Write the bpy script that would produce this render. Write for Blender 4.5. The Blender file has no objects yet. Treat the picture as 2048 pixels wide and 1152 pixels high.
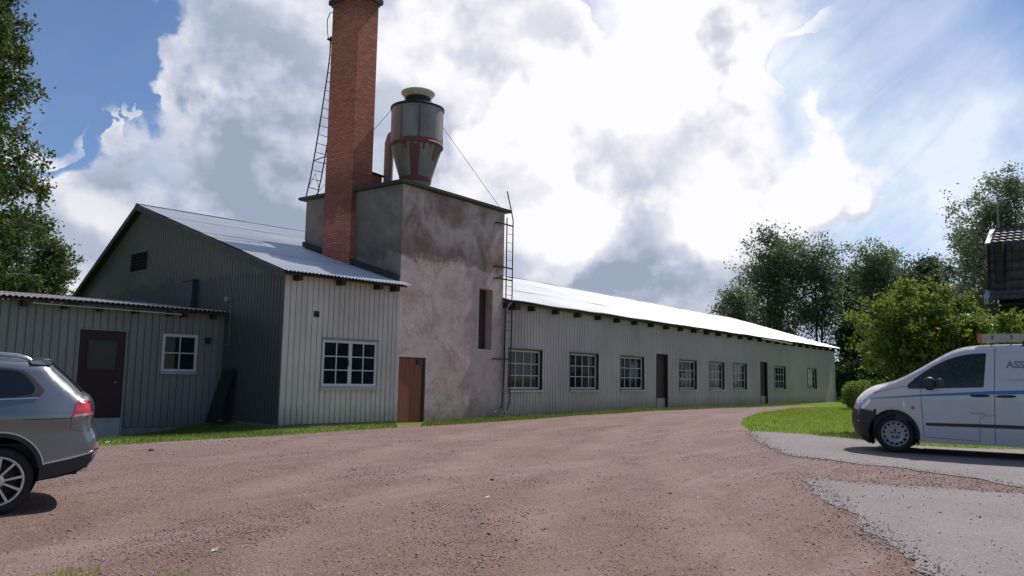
import bpy, bmesh, math, random
import numpy as np
from mathutils import Vector, Matrix, noise as mnoise
from mathutils.geometry import delaunay_2d_cdt
random.seed(7); RNG = np.random.default_rng(11)
S = bpy.context.scene; COL = S.collection
R = math.radians
V = Vector

# ------------------------------------------------------------------ camera solve (from the building's vanishing lines)
FPX = 1597.0; EYE = 1.4
PITCH, ROLL, YAW, YAWN = R(6.38585), R(1.06707), R(36.8055), R(43.68429)
FWH = V((math.cos(YAW), math.sin(YAW), 0)); RH = V((math.sin(YAW), -math.cos(YAW), 0)); UP = V((0, 0, 1))
FW = FWH*math.cos(PITCH) + UP*math.sin(PITCH); _U = RH.cross(FW)
RT = RH*math.cos(ROLL) + _U*math.sin(ROLL); UT = -RH*math.sin(ROLL) + _U*math.cos(ROLL)
CAM = V((0, 0, EYE))
def ray(x, y): return FW*FPX + RT*(x-1024) - UT*(y-576)
def onplane(x, y, p, n):
    d = ray(x, y); return CAM + d*(((p-CAM).dot(n))/d.dot(n))
def at_depth(x, y, dep):
    d = ray(x, y); return CAM + d*(dep/d.dot(FWH))
def sstep(a, b, x):
    t = min(1, max(0, (x-a)/(b-a))); return t*t*(3-2*t)
def terrain(x, y):
    f = FWH.x*x + FWH.y*y; r = RH.x*x + RH.y*y
    return .19*sstep(1.5, 6.5, r)*sstep(4, 11, f)*(1-sstep(25, 45, f)) - .36*sstep(15.6, 19.6, y+.12*(x-13))*(1-sstep(11.0, 13.4, x))
def gp(px, py):
    z = 0.0
    for _ in range(12):
        p = onplane(px, py, V((0, 0, z)), UP); z = .5*z + .5*terrain(p.x, p.y)
    return p
cam = bpy.data.cameras.new('camera'); camo = bpy.data.objects.new('camera', cam); COL.objects.link(camo)
cam.sensor_width = 36; cam.lens = 36*FPX/2048; cam.clip_end = 3000; cam.clip_start = .05
camo.matrix_world = Matrix(((RT.x, UT.x, -FW.x, 0), (RT.y, UT.y, -FW.y, 0), (RT.z, UT.z, -FW.z, EYE), (0, 0, 0, 1)))
S.camera = camo
S.view_settings.view_transform = 'Standard'; S.view_settings.look = 'None'
S.view_settings.exposure = 0; S.view_settings.gamma = 1

# ------------------------------------------------------------------ materials
class N:
    """small node-tree writer"""
    def __init__(s, tree): s.t = tree
    def n(s, kind, **kw):
        nd = s.t.nodes.new(kind)
        ins = kw.pop('ins', {})
        for k, v in kw.items(): setattr(nd, k, v)
        for k, v in ins.items():
            if hasattr(v, 'bl_idname') or isinstance(v, bpy.types.NodeSocket): s.t.links.new(v, nd.inputs[k])
            else: nd.inputs[k].default_value = v
        return nd
    def math(s, op, a, b=0.0, c=0.0, clamp=False):
        return s.n('ShaderNodeMath', operation=op, use_clamp=clamp, ins={0: a, 1: b, 2: c}).outputs[0]
    def mapr(s, v, a, b, c, d, smooth=False):
        return s.n('ShaderNodeMapRange', interpolation_type='SMOOTHSTEP' if smooth else 'LINEAR',
                   ins={'Value': v, 'From Min': a, 'From Max': b, 'To Min': c, 'To Max': d}).outputs[0]
    def noise(s, vec, scale, detail=6, rough=.55, dist=0.0):
        return s.n('ShaderNodeTexNoise', ins={'Vector': vec, 'Scale': scale, 'Detail': detail, 'Roughness': rough, 'Distortion': dist}).outputs['Fac']
    def mix(s, f, a, b, mode='MIX'):
        nd = s.n('ShaderNodeMix', data_type='RGBA', blend_type=mode)
        for i, v in ((0, f), (6, a), (7, b)):
            if isinstance(v, bpy.types.NodeSocket): s.t.links.new(v, nd.inputs[i])
            else: nd.inputs[i].default_value = (*v, 1) if isinstance(v, (tuple, list)) and len(v) == 3 else v
        return nd.outputs[2]
    def scalev(s, vec, sc): return s.n('ShaderNodeVectorMath', operation='MULTIPLY', ins={0: vec, 1: sc}).outputs[0]
    def bump(s, h, st, dist=.02): return s.n('ShaderNodeBump', ins={'Height': h, 'Strength': st, 'Distance': dist}).outputs[0]
def newmat(name):
    m = bpy.data.materials.new(name); m.use_nodes = True
    t = m.node_tree; b = t.nodes['Principled BSDF']
    return m, N(t), b
def setp(nn, b, **k):
    names = dict(col='Base Color', rough='Roughness', metal='Metallic', nor='Normal', spec='Specular IOR Level', coat='Coat Weight')
    for a, v in k.items():
        i = b.inputs[names[a]]
        if isinstance(v, bpy.types.NodeSocket): nn.t.links.new(v, i)
        elif isinstance(v, (tuple, list)): i.default_value = (*v, 1)
        else: i.default_value = v
def opos(nn): return nn.n('ShaderNodeNewGeometry').outputs['Position']
def island(nn): return nn.n('ShaderNodeNewGeometry').outputs['Random Per Island']
MAT = {}
def simple(name, col, rough=.6, metal=0.0, var=.25, sc=3.0, bump=0.0, spec=.5, coat=0.0):
    m, nn, b = newmat(name); p = opos(nn)
    f = nn.noise(p, sc, 5, .6)
    dark = tuple(c*(1-var) for c in col); lite = tuple(min(1, c*(1+var*.6)) for c in col)
    setp(nn, b, col=nn.mix(nn.mapr(f, .3, .7, 0, 1), dark, lite), rough=rough, metal=metal, spec=spec, coat=coat)
    if bump: setp(nn, b, nor=nn.bump(nn.noise(p, sc*12, 4, .6), bump, .01))
    MAT[name] = m; return m
simple('dark_wood', (.035, .022, .018), .75, var=.4, sc=8)
simple('black_iron', (.025, .025, .028), .55, metal=.3, var=.3)
simple('white_paint', (.62, .60, .57), .5, var=.12, sc=6)
simple('grey_paint', (.27, .27, .265), .55, var=.2, sc=5)
simple('sill_metal', (.52, .51, .5), .4, metal=.2, var=.15, sc=6)
simple('black_plastic', (.022, .022, .024), .55, var=.2, sc=20)
simple('cladding', (.03, .03, .033), .6, var=.25, sc=30)
simple('rubber', (.018, .018, .019), .8, var=.3, sc=25)
simple('alloy', (.62, .61, .60), .32, metal=.85, var=.06, sc=10)
simple('steel_rim', (.33, .33, .34), .42, metal=.4, var=.15, sc=14)
simple('chrome', (.8, .8, .82), .18, metal=1, var=.03)
simple('stripe_blue', (.03, .19, .42), .4, var=.05)
simple('decal_grey', (.16, .16, .18), .5, var=.05)
simple('decal_pale', (.36, .36, .37), .5, var=.05)
simple('amber_lens', (.45, .2, .08), .2, var=.1)
simple('dark_felt', (.045, .043, .043), .85, var=.35, sc=4, bump=.2)
simple('stone_pale', (.55, .50, .46), .8, var=.3, sc=20)
simple('ladder_alu', (.42, .38, .33), .45, metal=.5, var=.25, sc=9)
simple('ladder_end', (.42, .17, .05), .6, var=.2, sc=9)
simple('antenna_metal', (.22, .22, .24), .4, metal=.7, var=.2)
simple('house_timber', (.03, .018, .013), .8, var=.4, sc=5)
simple('blue_sheet', (.045, .06, .075), .5, metal=.2, var=.25, sc=4)
simple('weathered_board', (.085, .08, .078), .8, var=.35, sc=6)
simple('green_board', (.014, .018, .016), .6, var=.3, sc=4)
simple('kick_plate', (.36, .355, .35), .5, var=.2, sc=4)
simple('concrete', (.24, .225, .21), .85, var=.3, sc=4, bump=.3)
simple('bark', (.07, .055, .045), .9, var=.5, sc=6, bump=.5)
simple('birch_bark', (.32, .30, .28), .8, var=.6, sc=5, bump=.3)
simple('litter', (.55, .5, .4), .8, var=.3, sc=40)

def glass_mat(name, col=(.012, .016, .018), rough=.04, spec=.5):
    m, nn, b = newmat(name); p = opos(nn)
    f = nn.noise(p, 2.3, 3, .6)
    setp(nn, b, col=nn.mix(nn.mapr(f, .5, .75, 0, 1), col, tuple(c*1.7 for c in col)), rough=rough, spec=spec,
         nor=nn.bump(nn.noise(p, 1.4, 2, .5), .06, .05))
    MAT[name] = m
def mk_clear_glass():
    m = bpy.data.materials.new('clear_glass'); m.use_nodes = True; t = m.node_tree; t.nodes.clear(); nn = N(t)
    fr = nn.n('ShaderNodeFresnel', ins={'IOR': 1.5}); g = nn.n('ShaderNodeBsdfGlossy', ins={'Roughness': .02}); tr = nn.n('ShaderNodeBsdfTransparent', ins={'Color': (.50, .60, .56, 1)})
    mx = nn.n('ShaderNodeMixShader', ins={0: nn.mapr(fr.outputs[0], 0, 1, .01, .95), 1: tr.outputs[0], 2: g.outputs[0]}); nn.n('ShaderNodeOutputMaterial', ins={'Surface': mx.outputs[0]})
    MAT['clear_glass'] = m
mk_clear_glass(); simple('seat_fabric', (.05, .052, .055), .85, var=.3, sc=10)
glass_mat('window_glass', (.010, .014, .017), .05, spec=.28); glass_mat('car_glass', (.010, .014, .018), .02)

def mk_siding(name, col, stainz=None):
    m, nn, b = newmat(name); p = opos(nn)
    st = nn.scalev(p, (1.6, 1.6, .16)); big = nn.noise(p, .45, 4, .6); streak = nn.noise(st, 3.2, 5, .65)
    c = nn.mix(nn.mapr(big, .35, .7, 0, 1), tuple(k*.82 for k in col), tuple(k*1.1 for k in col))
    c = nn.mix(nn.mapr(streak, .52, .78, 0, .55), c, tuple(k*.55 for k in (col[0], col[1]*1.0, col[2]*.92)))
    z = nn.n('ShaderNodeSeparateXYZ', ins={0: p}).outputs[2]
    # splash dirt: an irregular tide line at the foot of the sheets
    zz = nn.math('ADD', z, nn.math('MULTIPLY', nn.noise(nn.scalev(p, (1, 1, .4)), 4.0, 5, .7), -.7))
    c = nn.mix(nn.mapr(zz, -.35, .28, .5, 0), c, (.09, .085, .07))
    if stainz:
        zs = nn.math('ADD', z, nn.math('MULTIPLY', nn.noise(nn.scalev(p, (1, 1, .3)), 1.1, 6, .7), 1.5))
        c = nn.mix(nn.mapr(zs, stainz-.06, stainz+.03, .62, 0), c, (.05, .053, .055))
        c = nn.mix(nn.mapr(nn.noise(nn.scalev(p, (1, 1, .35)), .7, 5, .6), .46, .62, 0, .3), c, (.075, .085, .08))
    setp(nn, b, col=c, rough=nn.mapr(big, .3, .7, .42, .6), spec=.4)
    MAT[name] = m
mk_siding('siding', (.50, .438, .405)); mk_siding('siding_front', (.63, .555, .50)); mk_siding('siding_gable', (.13, .116, .10), 4.95); mk_siding('siding_shed', (.25, .228, .215))  # gable copy darkened: its corner shade is put into the colour

def mk_stucco(name, a, bcol, dark, upper):
    m, nn, b = newmat(name); p = opos(nn)
    z = nn.n('ShaderNodeSeparateXYZ', ins={0: p}).outputs[2]
    n1 = nn.noise(p, .75, 7, .62, .5); n2 = nn.noise(p, 2.6, 6, .65); n3 = nn.noise(p, 1.3, 8, .68, .8)
    c = nn.mix(nn.mapr(n1, .36, .64, 0, 1), a, bcol)
    c = nn.mix(nn.mapr(n2, .5, .72, 0, .6), c, tuple(k*.62 for k in a))
    # darker upper part whose lower limit wanders
    zz = nn.math('ADD', z, nn.math('MULTIPLY', n3, 1.6))
    up = nn.math('MULTIPLY', nn.mapr(zz, 5.78, 6.05, 0, 1, True), nn.mapr(n1, .40, .56, 1, .12))
    c = nn.mix(nn.math('MULTIPLY', up, upper), c, dark)
    band = nn.math('MULTIPLY', nn.mapr(zz, 5.7, 5.9, 0, 1, True), nn.mapr(zz, 5.9, 6.7, 1, 0, True))
    c = nn.mix(nn.math('MULTIPLY', band, .75), c, tuple(k*.85 for k in dark))
    low = nn.mapr(nn.math('ADD', z, nn.math('MULTIPLY', n2, -.9)), -.5, .25, .65, 0)
    c = nn.mix(low, c, (.10, .085, .075))
    blot = nn.mapr(nn.noise(p, 1.25, 8, .7, 1.0), .57, .7, 0, .5)
    c = nn.mix(blot, c, dark)
    b2 = nn.noise(p, .9, 9, .66, 1.5); c = nn.mix(nn.mapr(b2, .50, .62, 0, .55), c, tuple(.5*(k+h) for k, h in zip(a, dark))); c = nn.mix(nn.mapr(b2, .34, .46, .28, 0), c, tuple(k*1.08 for k in bcol))
    setp(nn, b, col=c, rough=.9, spec=.2, nor=nn.bump(nn.noise(p, 9, 8, .7), .55, .02))
    MAT[name] = m
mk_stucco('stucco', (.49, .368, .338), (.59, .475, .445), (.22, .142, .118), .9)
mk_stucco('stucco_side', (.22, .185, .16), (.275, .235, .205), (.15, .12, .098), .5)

def mk_brick():
    m, nn, b = newmat('brick'); p = opos(nn)
    s = nn.n('ShaderNodeSeparateXYZ', ins={0: p})
    u = nn.math('ADD', s.outputs[0], s.outputs[1])
    vec = nn.n('ShaderNodeCombineXYZ', ins={0: u, 1: s.outputs[2]}).outputs[0]
    br = nn.n('ShaderNodeTexBrick', ins={'Vector': vec, 'Scale': 1.0, 'Brick Width': .25, 'Row Height': .078, 'Mortar Size': .010, 'Mortar Smooth': .15, 'Bias': -.1,
              'Color1': (.64, .205, .135, 1), 'Color2': (.42, .12, .085, 1), 'Mortar': (.25, .13, .105, 1)})
    n1 = nn.noise(p, 1.1, 6, .6)
    c = nn.mix(nn.mapr(n1, .4, .7, 0, .3), br.outputs['Color'], (.44, .17, .125))
    z = s.outputs[2]
    soot = nn.math('ADD', z, nn.math('MULTIPLY', nn.noise(nn.scalev(p, (1, 1, .25)), 2.2, 6, .7), 1.6))
    c = nn.mix(nn.math('MULTIPLY', nn.mapr(soot, 6.9, 7.6, 0, 1, True), nn.mapr(soot, 8.2, 9.3, .55, 0, True)), c, (.075, .035, .03))
    c = nn.mix(nn.mapr(soot, 13.6, 14.3, 0, .5), c, (.10, .05, .045))
    setp(nn, b, col=c, rough=.88, spec=.25, nor=nn.bump(nn.math('ADD', nn.math('MULTIPLY', br.outputs['Fac'], -1.0), nn.math('MULTIPLY', nn.noise(p, 30, 4), .4)), .8, .012))
    MAT['brick'] = m
mk_brick()

def mk_roof(name, col, rough, streaks=.35):
    m, nn, b = newmat(name); p = opos(nn)
    n1 = nn.noise(nn.scalev(p, (.35, 1.0, 1.0)), .8, 5, .6); n2 = nn.noise(nn.scalev(p, (2.2, .25, .25)), 2.0, 6, .65)
    c = nn.mix(nn.mapr(n1, .35, .7, 0, 1), tuple(k*.86 for k in col), tuple(min(1, k*1.08) for k in col))
    c = nn.mix(nn.mapr(n2, .55, .8, 0, streaks), c, (.26, .25, .24))
    setp(nn, b, col=c, rough=rough, metal=.12, spec=.5)
    MAT[name] = m
mk_roof('roof_sheet', (.74, .745, .76), .42, .18); mk_roof('roof_sheet_old', (.50, .53, .58), .36, .5); mk_roof('roof_sheet_rusty', (.36, .32, .31), .5, .8)

TRC = (45, -60, 0); TRR = ((73.4, .8), (75.0, 1.0), (76.9, .9), (78.5, .8), (80.6, .5))
def mk_ground(name, kind):
    m, nn, b = newmat(name); p = opos(nn)
    if kind == 'gravel':
        big = nn.noise(p, .32, 5, .6, .4); med = nn.noise(p, 1.7, 6, .65, .3); fine = nn.noise(p, 46, 5, .7)
        c = nn.mix(nn.mapr(big, .36, .66, 0, 1), (.185, .117, .098), (.25, .166, .148))
        c = nn.mix(nn.mapr(med, .5, .74, 0, .6), c, (.145, .098, .082))
        # browner loam near the yard's edge
        fw = nn.n('ShaderNodeVectorMath', operation='DOT_PRODUCT', ins={0: p, 1: tuple(FWH)}).outputs['Value']
        c = nn.mix(nn.mapr(nn.math('ADD', fw, nn.math('MULTIPLY', big, -9.0)), 0, 9.5, .8, 0, True), c, (.18, .100, .066))
        vo = nn.n('ShaderNodeTexVoronoi', ins={'Vector': p, 'Scale': 24.0}); vc = nn.n('ShaderNodeSeparateColor', ins={0: vo.outputs['Color']})
        peb = nn.math('MULTIPLY', nn.mapr(vo.outputs['Distance'], .22, .42, 1, 0), nn.mapr(vc.outputs[0], .55, .6, 0, 1))
        c = nn.mix(nn.mapr(nn.noise(p, 130, 3, .7), .40, .60, .42, 0), c, (.085, .055, .05)); c = nn.mix(nn.mapr(nn.noise(p, 95, 3, .7), .54, .68, 0, .4), c, (.38, .28, .26))
        c = nn.mix(nn.math('MULTIPLY', peb, .75), c, nn.mix(vc.outputs[1], (.085, .062, .06), (.40, .31, .30)))
        v2 = nn.n('ShaderNodeTexVoronoi', ins={'Vector': p, 'Scale': 58.0}); vd = nn.n('ShaderNodeSeparateColor', ins={0: v2.outputs['Color']})
        c = nn.mix(nn.mapr(vd.outputs[0], .35, 1, 0, .62), c, nn.mix(vd.outputs[2], (.10, .068, .062), (.40, .30, .28)))
        tr = nn.noise(nn.scalev(p, (.25, 1.6, 1)), 1.1, 5, .6, .8)
        c = nn.mix(nn.mapr(tr, .52, .7, 0, .45), c, (.30, .232, .23))
        # wheel tracks: compacted pale bands along the drive's long curve, loose darker grit between
        rad = nn.n('ShaderNodeVectorMath', operation='LENGTH', ins={0: nn.n('ShaderNodeVectorMath', operation='SUBTRACT', ins={0: nn.scalev(p, (1, 1, 0)), 1: TRC}).outputs[0]}).outputs['Value']
        rad = nn.math('ADD', rad, nn.math('MULTIPLY', nn.math('ADD', nn.noise(p, .22, 3, .5), -.5), 2.2)); rut = 0.0
        for r0, am in TRR: rut = nn.math('ADD', rut, nn.math('MULTIPLY', nn.mapr(nn.math('ABSOLUTE', nn.math('SUBTRACT', rad, r0)), .10, .42, 1, 0, True), am))
        brk = nn.mapr(nn.noise(p, .5, 4, .6), .38, .58, .15, 1)
        c = nn.mix(nn.math('MULTIPLY', nn.math('MULTIPLY', rut, brk), .45, clamp=True), c, (.285, .20, .178))
        rid = 0.0
        for r0, am in TRR: rid = nn.math('ADD', rid, nn.mapr(nn.math('ABSOLUTE', nn.math('SUBTRACT', rad, r0+.62)), .05, .30, .5, 0, True))
        c = nn.mix(nn.math('MULTIPLY', nn.math('MULTIPLY', rid, brk), nn.mapr(med, .4, .6, .2, 1), clamp=True), c, (.14, .095, .085))
        h = nn.math('ADD', nn.math('MULTIPLY', fine, .5), nn.math('ADD', nn.math('MULTIPLY', peb, .6), nn.math('MULTIPLY', med, 1.6)))
        setp(nn, b, col=c, rough=.92, spec=.2, nor=nn.bump(h, .75, .03))
    elif kind == 'asphalt':
        big = nn.noise(p, .6, 5, .6, .3); fine = nn.noise(p, 90, 4, .7)
        c = nn.mix(nn.mapr(big, .35, .7, 0, 1), (.165, .142, .143), (.215, .19, .19))
        v2 = nn.n('ShaderNodeTexVoronoi', ins={'Vector': p, 'Scale': 70.0}); vd = nn.n('ShaderNodeSeparateColor', ins={0: v2.outputs['Color']})
        c = nn.mix(nn.mapr(vd.outputs[0], .6, 1, 0, .6), c, nn.mix(vd.outputs[1], (.09, .08, .08), (.42, .40, .39)))
        c = nn.mix(nn.mapr(nn.noise(p, 2.4, 6, .7, .6), .58, .72, 0, .35), c, (.24, .16, .14))
        setp(nn, b, col=c, rough=.85, spec=.3, nor=nn.bump(fine, .5, .01))
    else:
        big = nn.noise(p, .25, 5, .6); med = nn.noise(p, 3.0, 6, .7)
        c = nn.mix(nn.mapr(big, .35, .7, 0, 1), (.12, .18, .025), (.17, .24, .035))
        c = nn.mix(nn.mapr(med, .45, .75, 0, .6), c, (.055, .085, .018))
        setp(nn, b, col=c, rough=.95, spec=.1, nor=nn.bump(nn.noise(p, 25, 5, .7), .8, .05))
    MAT[name] = m
mk_ground('gravel', 'gravel'); mk_ground('asphalt', 'asphalt'); mk_ground('grass_ground', 'grass')

def mk_leaf(name, cols, trans=.35, rough=.5):
    m = bpy.data.materials.new(name); m.use_nodes = True; t = m.node_tree; t.nodes.clear(); nn = N(t)
    rp = island(nn); p = opos(nn); big = nn.noise(p, .7, 3, .5)
    c = nn.mix(nn.math('ADD', nn.math('MULTIPLY', rp, .7), nn.math('MULTIPLY', big, .3)), cols[0], cols[1])
    if len(cols) > 2: c = nn.mix(nn.mapr(rp, .93, .95, 0, 1), c, cols[2])
    d = nn.n('ShaderNodeBsdfPrincipled', ins={'Base Color': c, 'Roughness': rough, 'Specular IOR Level': .22})
    tc = nn.mix(.5, c, tuple(min(1, k*1.6) for k in cols[1]))
    tr = nn.n('ShaderNodeBsdfTranslucent', ins={'Color': tc})
    mx = nn.n('ShaderNodeMixShader', ins={0: trans, 1: d.outputs[0], 2: tr.outputs[0]})
    o = nn.n('ShaderNodeOutputMaterial', ins={'Surface': mx.outputs[0]})
    MAT[name] = m
mk_leaf('leaf_birch', ((.026, .046, .013), (.085, .12, .028)))
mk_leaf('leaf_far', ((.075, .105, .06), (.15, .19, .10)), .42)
mk_leaf('leaf_far_dark', ((.03, .05, .024), (.065, .095, .04)), .35)
mk_leaf('leaf_bush', ((.07, .11, .016), (.19, .245, .04), (.28, .11, .05)), .42, .65)
mk_leaf('leaf_hedge', ((.08, .13, .018), (.20, .27, .045)), .42)
mk_leaf('grass_rough', ((.06, .105, .016), (.17, .21, .05), (.30, .26, .12)), .35, .7)  # strip grass: dry blades, plus wall shadow put into a darker green
mk_leaf('grass_blade', ((.12, .19, .02), (.23, .30, .045)), .45, .6)

def mk_carpaint(name, col, metal, rough, coat=1.0):
    m, nn, b = newmat(name); p = opos(nn)
    dirt = nn.noise(p, 5, 5, .6)
    setp(nn, b, col=nn.mix(nn.mapr(dirt, .45, .75, 0, .22), col, tuple(k*.7 for k in col)), metal=metal, rough=rough, coat=coat,
         nor=nn.bump(nn.noise(p, 2.0, 2, .5), .015, .05))
    b.inputs['Coat Roughness'].default_value = .06
    MAT[name] = m
mk_carpaint('paint_grey', (.21, .222, .25), .75, .30); mk_carpaint('paint_white', (.54, .51, .525), 0, .35, .8)
def mk_tail():
    m, nn, b = newmat('tail_red'); p = opos(nn)
    setp(nn, b, col=nn.mix(nn.mapr(nn.noise(p, 14, 3), .4, .6, 0, 1), (.42, .015, .025), (.62, .05, .07)), rough=.12, coat=1.0)
    MAT['tail_red'] = m
mk_tail()
simple('tail_pale', (.75, .45, .45), .15, var=.1, coat=1.0)
simple('headlight_clear', (.55, .56, .58), .08, metal=.5, var=.3, sc=15, coat=1.0)
def mk_wood_door(name, a, bcol):
    m, nn, b = newmat(name); p = opos(nn)
    g = nn.noise(nn.scalev(p, (6, 6, .35)), 3.0, 6, .65, .5)
    c = nn.mix(nn.mapr(g, .3, .7, 0, 1), a, bcol)
    setp(nn, b, col=c, rough=.55, spec=.35, nor=nn.bump(g, .15, .01))
    MAT[name] = m
mk_wood_door('door_brown', (.19, .06, .032), (.30, .105, .058)); mk_wood_door('door_dark', (.045, .026, .024), (.07, .042, .038)); mk_wood_door('door_maroon', (.028, .010, .010), (.045, .016, .015))
def mk_cyclone():
    m, nn, b = newmat('galvanised'); p = opos(nn)
    n1 = nn.noise(nn.scalev(p, (1, 1, .3)), 1.6, 6, .65); n2 = nn.noise(p, 5, 5, .6)
    c = nn.mix(nn.mapr(n1, .35, .68, 0, 1), (.20, .18, .182), (.33, .305, .305))
    c = nn.mix(nn.mapr(n2, .55, .75, 0, .4), c, (.20, .14, .13))
    setp(nn, b, col=c, metal=.12, rough=.62); MAT['galvanised'] = m
    m, nn, b = newmat('red_lead'); p = opos(nn)
    setp(nn, b, col=nn.mix(nn.noise(p, 7, 5, .6), (.13, .03, .034), (.24, .075, .078)), rough=.65); MAT['red_lead'] = m
mk_cyclone()
def mk_tile():
    m, nn, b = newmat('roof_tile'); p = opos(nn)
    setp(nn, b, col=nn.mix(nn.mapr(nn.noise(p, 3.5, 5, .65), .35, .7, 0, 1), (.035, .028, .03), (.085, .065, .06)), rough=.55, spec=.4, nor=nn.bump(nn.noise(p, 40, 3), .2, .01)); MAT['roof_tile'] = m
mk_tile()
def mk_stone():
    m, nn, b = newmat('pebble'); rp = island(nn); p = opos(nn)
    c = nn.mix(rp, (.13, .095, .09), (.33, .245, .235)); c = nn.mix(nn.mapr(rp, .955, .965, 0, 1), c, (.5, .44, .42))
    setp(nn, b, col=c, rough=.85, spec=.25); MAT['pebble'] = m
mk_stone()

# ------------------------------------------------------------------ mesh helpers
OFF = {}
def tag(o, label=None, cat=None, group=None, kind=None):
    if label: o['label'] = label
    if cat: o['category'] = cat
    if group: o['group'] = group
    if kind: o['kind'] = kind
    return o
def thing(name, loc, label, cat, group=None):
    o = bpy.data.objects.new(name, None); o.location = loc; o.empty_display_size = .3
    COL.objects.link(o); OFF[o.name] = V(loc); return tag(o, label, cat, group)
class MB:
    def __init__(s): s.v = []; s.f = []; s.m = []; s.mi = 0; s.sm = []
    def add(s, vs, fs, smooth=False):
        b = len(s.v); s.v += [tuple(q) for q in vs]
        for f in fs: s.f.append(tuple(b+i for i in f)); s.m.append(s.mi); s.sm.append(smooth)
        return s
    def quad(s, a, b, c, d): return s.add((a, b, c, d), ((0, 1, 2, 3),))
    def obox(s, o, ax, ay, az):
        """box from corner o with edge vectors"""
        o, ax, ay, az = V(o), V(ax), V(ay), V(az)
        p = [o, o+ax, o+ax+ay, o+ay]; p += [q+az for q in p]
        fs = [(0, 3, 2, 1), (4, 5, 6, 7), (0, 1, 5, 4), (1, 2, 6, 5), (2, 3, 7, 6), (3, 0, 4, 7)]
        if ax.cross(ay).dot(az) < 0: fs = [f[::-1] for f in fs]
        return s.add(p, fs)
    def box(s, a, b):
        lo = [min(a[i], b[i]) for i in range(3)]; hi = [max(a[i], b[i]) for i in range(3)]
        return s.obox(lo, (hi[0]-lo[0], 0, 0), (0, hi[1]-lo[1], 0), (0, 0, hi[2]-lo[2]))
    def tube(s, pts, r, n=8, caps=True):
        pts = [V(p) for p in pts]; rs = r if isinstance(r, (list, tuple)) else [r]*len(pts)
        rings = []; prev = None
        for i, p in enumerate(pts):
            t = (pts[min(i+1, len(pts)-1)] - pts[max(i-1, 0)]).normalized()
            if prev is None: a = t.orthogonal().normalized()
            else:
                a = prev - t*prev.dot(t); a = a.normalized() if a.length > 1e-6 else t.orthogonal().normalized()
            prev = a; c = t.cross(a)
            rings.append([p + (a*math.cos(k*2*math.pi/n) + c*math.sin(k*2*math.pi/n))*rs[i] for k in range(n)])
        vs = [q for rg in rings for q in rg]; fs = []
        for i in range(len(pts)-1):
            for k in range(n): fs.append((i*n+k, i*n+(k+1) % n, (i+1)*n+(k+1) % n, (i+1)*n+k))
        s.add(vs, fs, True)
        if caps: s.add(rings[0], (tuple(range(n))[::-1],)); s.add(rings[-1], (tuple(range(n)),))
        return s
    def lathe(s, prof, c, axis=(0, 0, 1), n=32, a0=0., a1=2*math.pi):
        axis = V(axis).normalized(); u = axis.orthogonal().normalized() if abs(axis.z) < .9 else V((1, 0, 0)); w = axis.cross(u); c = V(c)
        full = abs(a1-a0-2*math.pi) < 1e-6; m = n if full else n+1
        vs = []
        for r, h in prof:
            for k in range(m):
                t = a0 + (a1-a0)*k/n; vs.append(c + axis*h + (u*math.cos(t)+w*math.sin(t))*r)
        fs = []
        for i in range(len(prof)-1):
            for k in range(n):
                k2 = (k+1) % m; fs.append((i*m+k, i*m+k2, (i+1)*m+k2, (i+1)*m+k))
        return s.add(vs, fs, True)
    def build(s, name, mats, parent=None, auto=None):
        off = V((0, 0, 0)); p = parent
        while p is not None:
            if p.name in OFF: off = off + OFF[p.name]
            p = p.parent
        me = bpy.data.meshes.new(name)
        me.from_pydata([(v[0]-off.x, v[1]-off.y, v[2]-off.z) for v in s.v], [], s.f)
        if isinstance(mats, str): mats = [mats]
        for mm in mats: me.materials.append(MAT[mm])
        me.polygons.foreach_set('material_index', s.m); me.polygons.foreach_set('use_smooth', s.sm)
        me.update()
        o = bpy.data.objects.new(name, me); COL.objects.link(o)
        if parent is not None: o.parent = parent
        return o
def np_mesh(name, verts, nper, mat, parent=None, off=V((0, 0, 0)), smooth=False):
    """many loose polygons of nper corners each"""
    verts = np.asarray(verts, dtype=np.float32).reshape(-1, 3) - np.array(off, dtype=np.float32)
    nv = len(verts); nf = nv//nper; me = bpy.data.meshes.new(name)
    me.vertices.add(nv); me.vertices.foreach_set('co', verts.ravel())
    me.loops.add(nv); me.loops.foreach_set('vertex_index', np.arange(nv, dtype=np.int32))
    me.polygons.add(nf); me.polygons.foreach_set('loop_start', np.arange(0, nv, nper, dtype=np.int32))
    me.update(calc_edges=True); me.materials.append(MAT[mat])
    o = bpy.data.objects.new(name, me); COL.objects.link(o)
    if parent is not None: o.parent = parent
    return o
class Fr:
    """wall frame: s along the wall, o outwards, z up"""
    def __init__(s, p, d, out): s.p = V(p); s.d = V(d).normalized(); s.o = V(out).normalized()
    def __call__(s, a, b, z): q = s.p + s.d*a + s.o*b; return V((q.x, q.y, z))
    def box(s, mb, a0, a1, b0, b1, z0, z1): return mb.obox(s(a0, b0, z0), s.d*(a1-a0), s.o*(b1-b0), UP*(z1-z0))
def inpoly(x, y, poly):
    c = False; j = len(poly)-1
    for i in range(len(poly)):
        xi, yi = poly[i][0], poly[i][1]; xj, yj = poly[j][0], poly[j][1]
        if (yi > y) != (yj > y) and x < (xj-xi)*(y-yi)/(yj-yi)+xi: c = not c
        j = i
    return c
def densify(poly, step, jit=0., closed=True):
    out = []; n = len(poly)
    for i in range(n if closed else n-1):
        a = V(poly[i][:2]); b = V(poly[(i+1) % n][:2]); k = max(1, int((b-a).length/step))
        for j in range(k):
            q = a.lerp(b, j/k)
            if jit:
                q += V((mnoise.noise(V((q.x*1.3, q.y*1.3, 3.1))), mnoise.noise(V((q.x*1.3, q.y*1.3, 9.7)))))*jit
                q += V((mnoise.noise(V((q.x*6, q.y*6, 1.1))), mnoise.noise(V((q.x*6, q.y*6, 5.7)))))*jit*.4
            out.append(q)
    return out
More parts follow.
